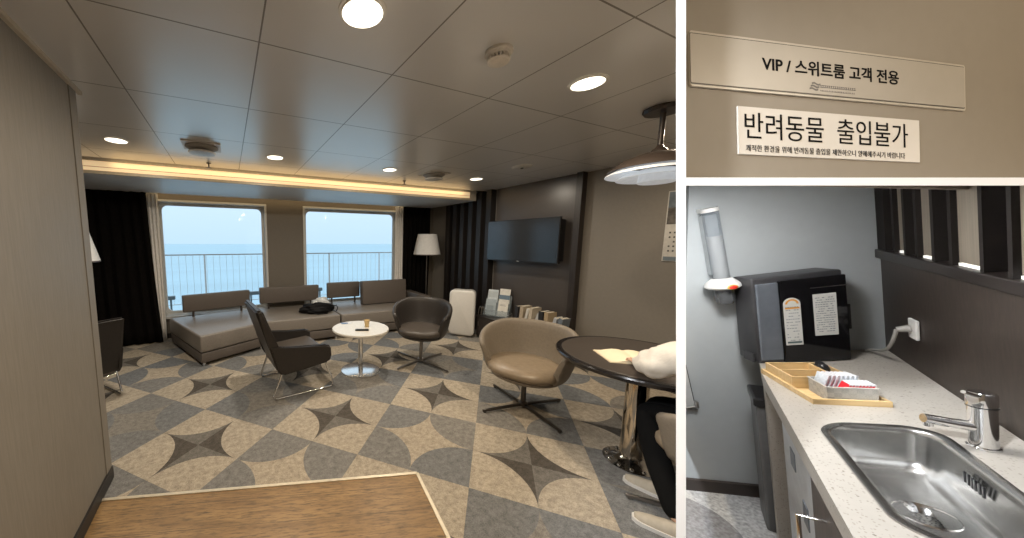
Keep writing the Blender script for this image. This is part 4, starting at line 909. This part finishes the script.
pts = [(-0.425, 0.66), (-0.565, -0.66), (0.02, -0.66), (0.02, 0.66)]
a = [bm.verts.new((x, 0, z)) for x, z in pts]; b = [bm.verts.new((x, 0.02, z)) for x, z in pts]
bm.faces.new(a); bm.faces.new(b[::-1])
for k in range(4): bm.faces.new((a[k], b[k], b[(k + 1) % 4], a[(k + 1) % 4]))
bmesh.ops.transform(bm, matrix=GW, verts=bm.verts[:]); o = nk('wall_pantry_back', bm, M_gw); o['kind'] = 'structure'
bm = BM(); box(bm, -0.535, 0.0, -0.012, 0, -0.561, -0.515); bmesh.ops.transform(bm, matrix=GW, verts=bm.verts[:]); o = nk('baseboard_pantry', bm, mat('pantry_skirting', (0.05, 0.04, 0.035), 0.5)); o['kind'] = 'structure'
M_nfl = mat('pantry_carpet', (0.42, 0.43, 0.44), 0.95, var=0.35, nscale=90); M_nfl2 = mat('pantry_carpet_dark', (0.20, 0.205, 0.22), 0.95, var=0.3, nscale=90)
bm = BM(); prism(bm, [(-0.60, -1.3), (0.04, -1.3), (0.04, 0.04), (-0.52, -0.19), (-0.66, -0.5)], -0.60, -0.561)
lathe(bm, [(0, -0.5605), (0.17, -0.5605)], 40, (-0.53, -0.42), mi=1)
o = nk('floor_pantry', bm, [M_nfl, M_nfl2]); o['kind'] = 'structure'
M_brown = grain_mat('pantry_dark_wood', (0.018, 0.013, 0.010), (0.036, 0.026, 0.020), 0.5, (70, 70, 2), 2)
bm = BM(); box(bm, 0.0, 0.03, -1.75, 0.02, -0.6, 0.300); o = nk('wall_pantry_side', bm, M_brown); o['kind'] = 'structure'
bm = BM(); box(bm, -0.010, 0.10, -1.75, 0.02, 0.300, 0.327, 0.002); o = nk('trim_pantry_ledge', bm, mat('ledge_dark', (0.017, 0.013, 0.011), 0.4)); o['kind'] = 'structure'
bm = BM(); box(bm, 0.10, 0.115, -1.75, 0.02, 0.32, 0.70); o = nk('wall_pantry_recess', bm, mat('recess_shade', (0.003, 0.003, 0.003), 0.9, spec=0.05)); o['kind'] = 'structure'  # black sheet standing in for the dark room seen between the slats
t = nthing('slat_partition', 'upright slat partition above the pantry ledge, lit boards between dark fins', 'slat partition', 0, 0, 0.327)
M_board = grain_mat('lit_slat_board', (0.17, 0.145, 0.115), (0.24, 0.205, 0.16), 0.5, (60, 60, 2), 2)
M_fin = mat('dark_fin', (0.009, 0.007, 0.006), 0.75, spec=0.2)
TN = NK @ Matrix.Translation((0, 0, 0.327))
bm = BM(); box(bm, -0.004, 0.05, -0.052, 0.0, 0, 0.36); trim_nook(bm, TN, False); link('fin', bm, M_fin, t)
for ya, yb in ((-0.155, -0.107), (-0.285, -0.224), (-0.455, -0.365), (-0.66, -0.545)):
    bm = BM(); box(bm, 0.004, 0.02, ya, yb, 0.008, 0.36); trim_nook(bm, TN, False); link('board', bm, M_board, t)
    bm = BM(); box(bm, 0.003, 0.02, ya, yb, 0.0, 0.006); link('gap_glow', bm, mat('gap_glow_paint', (0.9, 0.9, 0.85), 0.5, emit=(1, 0.97, 0.9), estr=0.7, var=0.01), t)  # glowing strip painted in for the bright room beyond the slats
    for s in (ya - 0.012, yb):
        bm = BM(); box(bm, -0.004, 0.05, s, s + 0.012, 0, 0.36); trim_nook(bm, TN, False); link('fin', bm, M_fin, t)

# counter with sink cut-out
SX, SY, STH, SWD, SLN = -0.2541, -0.5745, 0.0401, 0.172, 0.385
def sfr(a, b):
    b = b + (0.30 * (a - SWD * 0.45)) * max(0.0, min(1.0, (b + SLN * 0.75) / (SLN * 0.5)))
    return (SX + math.cos(STH) * a - math.sin(STH) * b, SY + math.sin(STH) * a + math.cos(STH) * b)
def sloop(ins, r, n=8):
    out = []
    x0, x1, y0, y1 = ins, SWD - ins, -SLN + ins, -ins
    for cx_, cy_, a0 in ((x1 - r, y1 - r, 0), (x0 + r, y1 - r, 90), (x0 + r, y0 + r, 180), (x1 - r, y0 + r, 270)):
        for k in range(n + 1): a = R(a0 + 90 * k / n); out.append(sfr(cx_ + r * math.cos(a), cy_ + r * math.sin(a)))
    return out
M_stone = speck_mat('speckled_quartz', (0.45, 0.42, 0.375), (0.22, 0.18, 0.14), 0.3)
t = nthing('counter', 'speckled beige stone pantry counter with dark front and stone end leg', 'counter')
bm = BM(); outer = [(-0.29, -0.316), (-0.29, -1.45), (-0.001, -1.45), (-0.001, -0.006), (-0.272, -0.112)]
hole = sloop(0.006, 0.051)
def ring(pts, z): return [bm.verts.new((x, y, z)) for x, y in pts]
for z in (0.0, -0.042):
    A = ring(outer, z); B = ring(hole, z); es = [bm.edges.new((A[k], A[(k + 1) % len(A)])) for k in range(len(A))] + [bm.edges.new((B[k], B[(k + 1) % len(B)])) for k in range(len(B))]
    bmesh.ops.triangle_fill(bm, edges=es, use_beauty=True)
    if z == 0: A0, B0 = A, B
for P0, P1 in ((A0, A), (B0, B)):
    for k in range(len(P0)): bm.faces.new((P0[k], P1[k], P1[(k + 1) % len(P0)], P0[(k + 1) % len(P0)]))
link('worktop', bm, M_stone, t)
bm = BM(); box(bm, -0.29, -0.01, -0.345, -0.316, -0.561, -0.042); link('end_leg', bm, M_stone, t)
M_cab = grain_mat('counter_dark_front', (0.040, 0.030, 0.026), (0.075, 0.058, 0.050), 0.4, (60, 60, 2), 2)
bm = BM(); box(bm, -0.255, -0.01, -0.42, -0.345, -0.561, -0.042); link('recess_panel', bm, M_cab, t)
bm = BM(); box(bm, -0.27, -0.01, -1.42, -0.74, -0.561, -0.125); link('cabinet_body', bm, M_cab, t)
bm = BM(); box(bm, -0.285, -0.27, -1.05, -0.742, -0.54, -0.044); d = link('door', bm, M_cab, t)
bm = BM(); tube(bm, [(-0.285, -0.825, -0.105), (-0.318, -0.825, -0.105), (-0.318, -0.825, -0.200), (-0.285, -0.825, -0.200)], 0.0035, 8); link('handle', bm, M_chrome, d, True)
t = nthing('small_fridge', 'small white appliance front tucked under the pantry counter', 'fridge', -0.275, -0.580, -0.555)
bm = BM(); box(bm, 0, 0.014, -0.155, 0.155, 0.0, 0.508, 0.004); link('door_front', bm, mat('fridge_white', (0.62, 0.66, 0.70), 0.35), t)
bm = BM(); box(bm, 0.014, 0.24, -0.150, 0.150, 0.0, 0.42, 0.004); link('housing', bm, MATS['fridge_white'], t)
bm = BM(); box(bm, -0.002, 0, 0.03, 0.07, 0.38, 0.43); link('grey_label', bm, mat('fridge_label', (0.2, 0.23, 0.27), 0.5), t)
bm = BM(); box(bm, -0.002, 0, -0.06, -0.02, 0.28, 0.34); link('grey_label', bm, MATS['fridge_label'], t)
t = nthing('waste_bin', 'narrow dark grey bin standing behind the stone end leg of the counter', 'bin', -0.262, -0.245, -0.561)
bm = BM(); box(bm, -0.045, 0.045, -0.055, 0.055, 0, 0.44, 0.006); link('bin_body', bm, mat('bin_grey', (0.13, 0.135, 0.14), 0.45), t)
bm = BM(); box(bm, -0.05, 0.05, -0.06, 0.06, 0.44, 0.47, 0.006); link('rim', bm, M_black, t)

# sink
t = nthing('sink', 'stainless steel sink set into the speckled pantry counter', 'sink')
bm = BM(); z = 0
L_ = [(sloop(0, 0.056), -0.0005), (sloop(0.0015, 0.055), 0.0025), (sloop(0.013, 0.046), 0.0025), (sloop(0.0155, 0.043), 0.0), (sloop(0.018, 0.036), -0.01), (sloop(0.022, 0.033), -0.066), (sloop(0.028, 0.03), -0.082), (sloop(0.042, 0.025), -0.088)]
rows = [[(x, y, z) for x, y in lp] for lp, z in L_]
V = grid(bm, rows, closed_v=True)
dcx, dcy = SX + 0.096, SY - 0.168
last = V[-1]; n = len(last); circ = []
for v in last:
    a = math.atan2(v.co.y - dcy, v.co.x - dcx); circ.append(bm.verts.new((dcx + 0.036 * math.cos(a), dcy + 0.036 * math.sin(a), -0.0900)))
for k in range(n): bm.faces.new((last[k], last[(k + 1) % n], circ[(k + 1) % n], circ[k]))
o = link('basin', bm, mat('sink_steel', (0.60, 0.60, 0.59), 0.26, 1.0, var=0.12, nscale=25), t, True, 50)
bm = BM(); lathe(bm, [(0.0365, -0.0897), (0.034, -0.0880), (0.030, -0.0915), (0.026, -0.0965), (0.022, -0.1025), (0, -0.1035)], 36, (dcx, dcy)); dr = link('drain', bm, M_chrome, t, True)
bm = BM(); lathe(bm, [(0, -0.0985), (0.017, -0.0985), (0.018, -0.1015)], 24, (dcx, dcy)); st = link('strainer', bm, M_steel, dr, True)
bm = BM()
for rr_, nn in ((0.0055, 6), (0.010, 10), (0.0145, 16)):
    for k in range(nn): a = 2 * PI * k / nn; lathe(bm, [(0, -0.0980), (0.0012, -0.0980)], 8, (dcx + rr_ * math.cos(a), dcy + rr_ * math.sin(a)))
for rr_, nn in ((0.028, 22),):
    for k in range(nn): a = 2 * PI * k / nn; lathe(bm, [(0, -0.0930), (0.0016, -0.0935)], 8, (dcx + rr_ * math.cos(a), dcy + rr_ * math.sin(a)))
link('holes', bm, M_black, dr)
bm = BM()
for k in range(6):
    x, y = sfr(SWD - 0.0225, -0.135 - 0.0085 * k + (0.002 if k > 2 else 0)); box(bm, x - 0.0035, x - 0.0005, y - 0.002, y + 0.002, -0.036, -0.014, 0.0008)
link('overflow_slots', bm, M_black, t)

# faucet
t = nthing('faucet', 'chrome single-lever faucet standing between the sink and the dark wall', 'faucet', -0.057, -0.604, 0)
bm = BM(); lathe(bm, [(0.0, 0), (0.0165, 0), (0.017, 0.004), (0.0148, 0.006), (0.0146, 0.085), (0.0155, 0.088), (0.0155, 0.112), (0.013, 0.116), (0, 0.116)], 36); link('body', bm, M_chrome, t, True)
bm = BM(); lathe(bm, [(0.0158, 0.0862), (0.0158, 0.0882)], 32); link('joint_ring', bm, M_black, t, True)
bm = BM(); tube(bm, [(0, 0, 0.042), (-0.030, -0.005, 0.046), (-0.062, -0.010, 0.052)], 0.0100, 16, r1=0.0092); lathe(bm, [(0.006, 0.036), (0.006, 0.048)], 14, (-0.057, -0.0095)); link('spout', bm, M_chrome, t, True)
bm = BM(); tube(bm, [(0, -0.006, 0.108), (-0.012, -0.016, 0.114), (-0.026, -0.028, 0.124)], 0.0040, 12, r1=0.0032); link('lever', bm, M_chrome, t, True)

# tray, organiser, basket
TT = dict(x=-0.232, y=-0.498, rot=0.30)
def inst(name, label, cat, a, b, z, rot=0): 
    return nthing(name, label, cat, extra=Matrix.Translation((TT['x'], TT['y'], 0)) @ Matrix.Rotation(TT['rot'], 4, 'Z') @ Matrix.Translation((a, b, z)) @ Matrix.Rotation(rot, 4, 'Z'))
M_bam = grain_mat('bamboo', (0.62, 0.43, 0.20), (0.74, 0.54, 0.28), 0.45, (2, 60, 60), 1.5)
t = inst('serving_tray', 'shallow bamboo tray lying on the pantry counter', 'tray', 0, 0, 0)
w_, l_ = 0.126, 0.200
bm = BM(); box(bm, 0.004, w_ - 0.004, 0.004, l_ - 0.004, 0.001, 0.005); link('tray_bottom', bm, M_bam, t)
for q in ((0, w_, 0, 0.006), (0, w_, l_ - 0.006, l_), (0, 0.006, 0.006, l_ - 0.006), (w_ - 0.006, w_, 0.006, l_ - 0.006)):
    bm = BM(); box(bm, *q, 0.0, 0.015, 0.001); link('tray_side', bm, M_bam, t)
t = inst('wooden_organiser', 'bamboo compartment box holding sachets at the back of the tray', 'organiser', 0.007, 0.083, 0.0055)
W2, L2, H2 = 0.114, 0.108, 0.034
bm = BM(); box(bm, 0, W2, 0, L2, 0, 0.003); link('bottom', bm, M_bam, t)
for q in ((0, W2, 0, 0.004), (0, W2, L2 - 0.004, L2), (0, 0.004, 0.004, L2 - 0.004), (W2 - 0.004, W2, 0.004, L2 - 0.004), (0.084, 0.087, 0.004, L2 - 0.004), (0.004, 0.084, 0.052, 0.055)):
    bm = BM(); box(bm, *q, 0, H2, 0.0008); link('divider', bm, M_bam, t)
for k, (a, b, lab) in enumerate(((0.02, 0.075, 'far left'), (0.06, 0.08, 'far right'), (0.03, 0.025, 'near left'), (0.065, 0.022, 'near right'))):
    bm = BM(); box(bm, -0.012, 0.012, -0.010, 0.010, 0, 0.012, 0.003)
    q = inst('sachet', 'small pale sachet in the %s spot of the bamboo box' % lab, 'sachet', 0.007 + a, 0.083 + b, 0.009, 0.4 * k)
    link('packet', bm, mat('sachet_dark' if k % 3 == 0 else 'sachet_cream', (0.16, 0.17, 0.2) if k % 3 == 0 else (0.6, 0.55, 0.42), 0.5), q)
q = inst('black_pouch', 'small black pouch in the right compartment of the bamboo box', 'pouch', 0.106, 0.165, 0.009)
bm = BM(); lump(bm, 0.012, 0.022, 0.026, 0.08, 4, (0, 0, 0.016), 3); link('pouch', bm, M_black, q, True)
t = inst('woven_basket', 'grey woven basket at the front of the bamboo tray', 'basket', 0.030, 0.010, 0.0055, -0.04)
BW, BL, BH = 0.080, 0.064, 0.038
def weave():
    name = 'grey_weave'
    if name in MATS: return MATS[name]
    m, nt, b, g = newmat(name); v = objvec(nt)
    br = nt.nodes.new('ShaderNodeTexChecker'); br.inputs['Scale'].default_value = 85; nt.links.new(v, br.inputs['Vector']); br.inputs['Color1'].default_value = (0.52, 0.50, 0.45, 1); br.inputs['Color2'].default_value = (0.36, 0.35, 0.32, 1)
    nt.links.new(br.outputs['Color'], b.inputs['Base Color']); b.inputs['Roughness'].default_value = 0.7; MATS[name] = m; return m
for nm, q, z1 in (('bottom', (0, BW, 0, BL), 0.002), ('side', (0, BW, 0, 0.003), BH), ('side', (0, BW, BL - 0.003, BL), BH), ('side', (0, 0.003, 0.003, BL - 0.003), BH), ('side', (BW - 0.003, BW, 0.003, BL - 0.003), BH)):
    bm = BM(); box(bm, *q, 0, z1, 0.0006); link(nm, bm, weave(), t)
bm = BM(); tube(bm, [(0, 0, BH), (BW, 0, BH), (BW, BL, BH), (0, BL, BH)], 0.0022, 8, closed=True); link('rim', bm, mat('weave_rim', (0.55, 0.53, 0.48), 0.6), t, True)
def packet(k, a, b, rz, tilt, m, lab, wd=0.03, h=0.036):
    q = inst('sachet', lab, 'sachet', 0.030 + a, 0.010 + b, 0.016, rz)
    mt = Matrix.Rotation(tilt, 4, 'Y')
    bm = BM(); box(bm, -0.0025, 0.0025, -wd / 2, wd / 2, 0, h, 0.0012, 2, mt); link('packet', bm, m, q)
    bm = BM(); box(bm, -0.0022, 0.0022, -wd / 2, wd / 2, h - 0.004, h + 0.002, mtx=mt); link('seal', bm, mat('sachet_seal', (0.75, 0.76, 0.78), 0.35), q)
M_red = mat('sachet_red', (0.70, 0.02, 0.03), 0.35); M_wb = mat('sachet_white_blue', (0.62, 0.66, 0.70), 0.3, var=0.35, nscale=60)
for k in range(7): packet(k, 0.008 + 0.0075 * k, 0.045, 0.15, R(18), M_wb, 'white and blue sachet in the left half of the basket' , 0.030, 0.046)
for k in range(8): packet(k, 0.030 + 0.0052 * k, 0.018, -0.1, R(22), M_red, 'red sachet in the right half of the basket', 0.028, 0.036)
for o in [x for x in C.objects if x.get('label', '').startswith(('white and blue sachet', 'red sachet'))]:
    o['group'] = 'white and blue sachets in the basket' if o['label'][0] == 'w' else 'red sachets in the basket'

# black dispenser machine
t = nthing('towel_dispenser', 'black box dispenser with paper notices standing at the counter end', 'dispenser', -0.280, -0.232, 0.0, 0.48)
MW, MD, MH = 0.214, 0.085, 0.290
bm = BM(); box(bm, 0, MW, 0.006, MD, 0, MH, 0.006, 3)
for v in bm.verts:
    if v.co.z > MH - 0.02 and v.co.y < 0.02: v.co.y += 0.004
link('casing', bm, mat('dispenser_casing', (0.035, 0.035, 0.038), 0.4), t, True, 30)
bm = BM(); box(bm, 0.004, 0.058, 0.0, 0.008, 0.012, MH - 0.018, 0.003); link('left_front_strip', bm, mat('grey_satin', (0.16, 0.18, 0.21), 0.25, 0.3), t)
bm = BM(); box(bm, 0.059, MW - 0.002, -0.001, 0.008, 0.003, MH - 0.014, 0.003); fp = link('front_panel', bm, mat('gloss_black', (0.004, 0.004, 0.005), 0.10), t)
bm = BM(); box(bm, 0.13, MW - 0.002, -0.0015, 0.0, MH - 0.048, MH - 0.046); link('seam', bm, M_legdark, fp)
bm = BM(); box(bm, MW - 0.002, MW + 0.008, 0.004, 0.03, 0.10, 0.18, 0.002); link('side_latch', bm, M_black, t)
bm = BM(); box(bm, -0.006, 0.0, 0.02, 0.06, 0.0, 0.03, 0.002); link('foot_bracket', bm, MATS['dispenser_casing'], t)
M_pap = mat('notice_white', (0.70, 0.70, 0.67), 0.5, var=0.02)
def notice(lab, x0, x1, z0, z1, arch=False, rows=10, orange=False):
    q = thing('notice', lab, 'notice', mtx=t.matrix_world.copy() @ Matrix.Rotation(0, 4, 'Z'))
    bm = BM(); pts = [(x1, z0), (x1, z1)]
    if arch:
        r = (x1 - x0) / 2
        pts = [(x1, z0)] + [(x0 + r + r * math.cos(a), z1 - r + r * math.sin(a)) for a in [PI * k / 14 for k in range(15)]] + [(x0, z0)]
    else: pts = [(x1, z0), (x1, z1), (x0, z1), (x0, z0)]
    a = [bm.verts.new((x, -0.0025, z)) for x, z in pts]; b = [bm.verts.new((x, -0.0012, z)) for x, z in pts]; n = len(pts)
    bm.faces.new(a); bm.faces.new(b[::-1])
    for k in range(n): bm.faces.new((a[k], b[k], b[(k + 1) % n], a[(k + 1) % n]))
    link('paper', bm, M_pap, q)
    bm = BM(); top = z1 - (x1 - x0) * 0.75 if arch else z1 - 0.012
    for r in range(rows):
        z = top - (top - z0 - 0.006) * r / rows; x = x0 + 0.004
        while x < x1 - 0.007:
            wd = rnd.uniform(0.002, 0.006)
            if rnd.random() < 0.75: box(bm, x, min(x + wd, x1 - 0.004), -0.0028, -0.0024, z - 0.0014, z + 0.0008)
            x += wd + 0.0016
    link('printed_lines', bm, mat('pale_print', (0.22, 0.24, 0.27), 0.6), q)
    if arch:
        bm = BM(); cx_, cz_, r = (x0 + x1) / 2, z1 - (x1 - x0) / 2, (x1 - x0) / 2
        P = [[(cx_ + rr_ * math.cos(a), -0.0029, cz_ + rr_ * math.sin(a)) for rr_ in (r * 0.55, r * 0.8)] for a in [PI * k / 14 for k in range(15)]]
        grid(bm, P); box(bm, x0 + 0.003, x1 - 0.003, -0.0029, -0.0026, cz_ - 0.016, cz_ - 0.011); link('orange_band', bm, mat('orange_print', (0.70, 0.32, 0.04), 0.5), q)
        bm = BM(); box(bm, x0 + 0.003, x1 - 0.003, -0.0029, -0.0026, z0 + 0.006, z0 + 0.012); link('dark_footer', bm, mat('footer_print', (0.08, 0.12, 0.12), 0.5), q)
notice('tall white label with an arched orange top on the black dispenser', 0.064, 0.104, 0.062, 0.218, True, 12)
notice('rectangular white notice with fine print on the black dispenser, right of the arched label', 0.134, 0.186, 0.088, 0.222, False, 16)

# cup dispenser on the grey wall
t = nthing('cup_dispenser', 'clear tube paper-cup dispenser mounted on the grey pantry wall', 'cup dispenser', extra=GW @ Matrix.Translation((-0.382, -0.040, 0.20)) @ Matrix.Rotation(R(-3.0), 4, 'Y'))
M_clr = mat('clear_tube', (0.30, 0.36, 0.42), 0.08, var=0.02, alpha=0.22)
bm = BM(); lathe(bm, [(0.0215, 0.085), (0.0215, 0.345), (0.0205, 0.345), (0.0205, 0.085)], 32); link('tube', bm, M_clr, t, True)
bm = BM(); lathe(bm, [(0, 0.345), (0.0225, 0.343), (0.0225, 0.330), (0.0218, 0.330)], 32); box(bm, -0.018, 0.018, -0.004, 0.040, 0.33, 0.345, 0.003); link('top_cap', bm, M_white, t, True)
bm = BM()
for k in range(22): lathe(bm, [(0.0160, 0.085 + k * 0.0072), (0.0196, 0.0905 + k * 0.0072), (0.0200, 0.0925 + k * 0.0072), (0.0160, 0.0922 + k * 0.0072)], 24)
link('cup_stack', bm, mat('cup_white', (0.74, 0.74, 0.73), 0.6, var=0.02), t, True)
bm = BM(); lathe(bm, [(0.024, 0.092), (0.030, 0.085), (0.043, 0.072), (0.045, 0.062), (0.040, 0.056), (0.024, 0.054), (0.020, 0.058)], 36); box(bm, -0.02, 0.02, 0.0, 0.04, 0.056, 0.075, 0.003); link('collar', bm, M_white, t, True)
bm = BM(); bmesh.ops.create_uvsphere(bm, u_segments=18, v_segments=10, radius=1, matrix=Matrix.Translation((0.004, -0.044, 0.064)) @ Matrix.Diagonal((0.014, 0.004, 0.009, 1))); bd = link('badge', bm, mat('badge_gold', (0.65, 0.42, 0.08), 0.4), t, True)
bm = BM(); bmesh.ops.create_uvsphere(bm, u_segments=18, v_segments=10, radius=1, matrix=Matrix.Translation((0.004, -0.0465, 0.064)) @ Matrix.Diagonal((0.0105, 0.003, 0.0065, 1))); link('red_centre', bm, mat('badge_red', (0.75, 0.03, 0.02), 0.4), bd, True)
bm = BM(); lathe(bm, [(0.0265, 0.056), (0.0250, 0.012), (0.0200, 0.0), (0.0190, 0.0), (0.0235, 0.012), (0.0250, 0.056)], 32); link('lower_cup', bm, mat('smoke_tube', (0.13, 0.14, 0.15), 0.2, alpha=0.75), t, True)
bm = BM(); box(bm, -0.016, 0.016, 0.0, 0.039, 0.10, 0.32, 0.002); link('wall_plate', bm, mat('plate_grey', (0.45, 0.48, 0.5), 0.4), t)

# hatch at the left edge of the grey wall, outlet, cable
t = nthing('wall_hatch', 'pale panel with dark edge and metal latch at the left of the grey wall', 'hatch', extra=GW @ Matrix.Translation((-0.468, 0, -0.21)))
bm = BM(); a = [(-0.055, 0.0), (-0.012, 0.0), (-0.035, 0.26), (-0.04, 0.26)]
prof_ = [bm.verts.new((x, -0.008, z)) for x, z in a]; prof2 = [bm.verts.new((x, 0.0, z)) for x, z in a]; bm.faces.new(prof_); bm.faces.new(prof2[::-1])
for k in range(4): bm.faces.new((prof_[k], prof2[k], prof2[(k + 1) % 4], prof_[(k + 1) % 4]))
link('panel', bm, mat('hatch_white', (0.60, 0.62, 0.62), 0.4), t)
bm = BM(); tube(bm, [(-0.011, -0.006, 0.0), (-0.034, -0.006, 0.26)], 0.0018, 6); link('dark_edge', bm, M_black, t)
bm = BM(); tube(bm, [(-0.040, -0.012, -0.004), (-0.004, -0.012, 0.004)], 0.0042, 8); box(bm, -0.014, -0.004, -0.018, -0.002, -0.002, 0.024, 0.001); box(bm, -0.05, -0.002, -0.003, 0, -0.022, -0.014); link('latch', bm, M_steel, t, True)
t = nthing('wall_outlet', 'white wall outlet with a grey plug on the dark pantry wall', 'outlet', -0.001, -0.185, 0.120)
bm = BM(); box(bm, -0.006, 0, -0.020, 0.020, -0.028, 0.028, 0.002); link('plate', bm, M_white, t)
bm = BM(); tube(bm, [(-0.006, 0.006, 0.0), (-0.026, 0.008, -0.004)], 0.010, 16, r1=0.0075); link('plug', bm, mat('plug_grey', (0.34, 0.33, 0.31), 0.45), t, True)
bm = BM(); pts = []
P0, P1, P2, P3 = Vector((-0.027, -0.176, 0.115)), Vector((-0.040, -0.17, 0.02)), Vector((-0.03, -0.08, 0.03)), Vector((-0.045, -0.045, 0.006))
for k in range(17):
    s = k / 16; pts.append(P0 * (1 - s) ** 3 + P1 * 3 * s * (1 - s) ** 2 + P2 * 3 * s * s * (1 - s) + P3 * s ** 3)
tube(bm, pts, 0.0038, 8)
t = nthing('power_cable', 'grey power cable drooping from the outlet to the counter', 'cable'); link('cord', bm, MATS['plug_grey'], t, True)
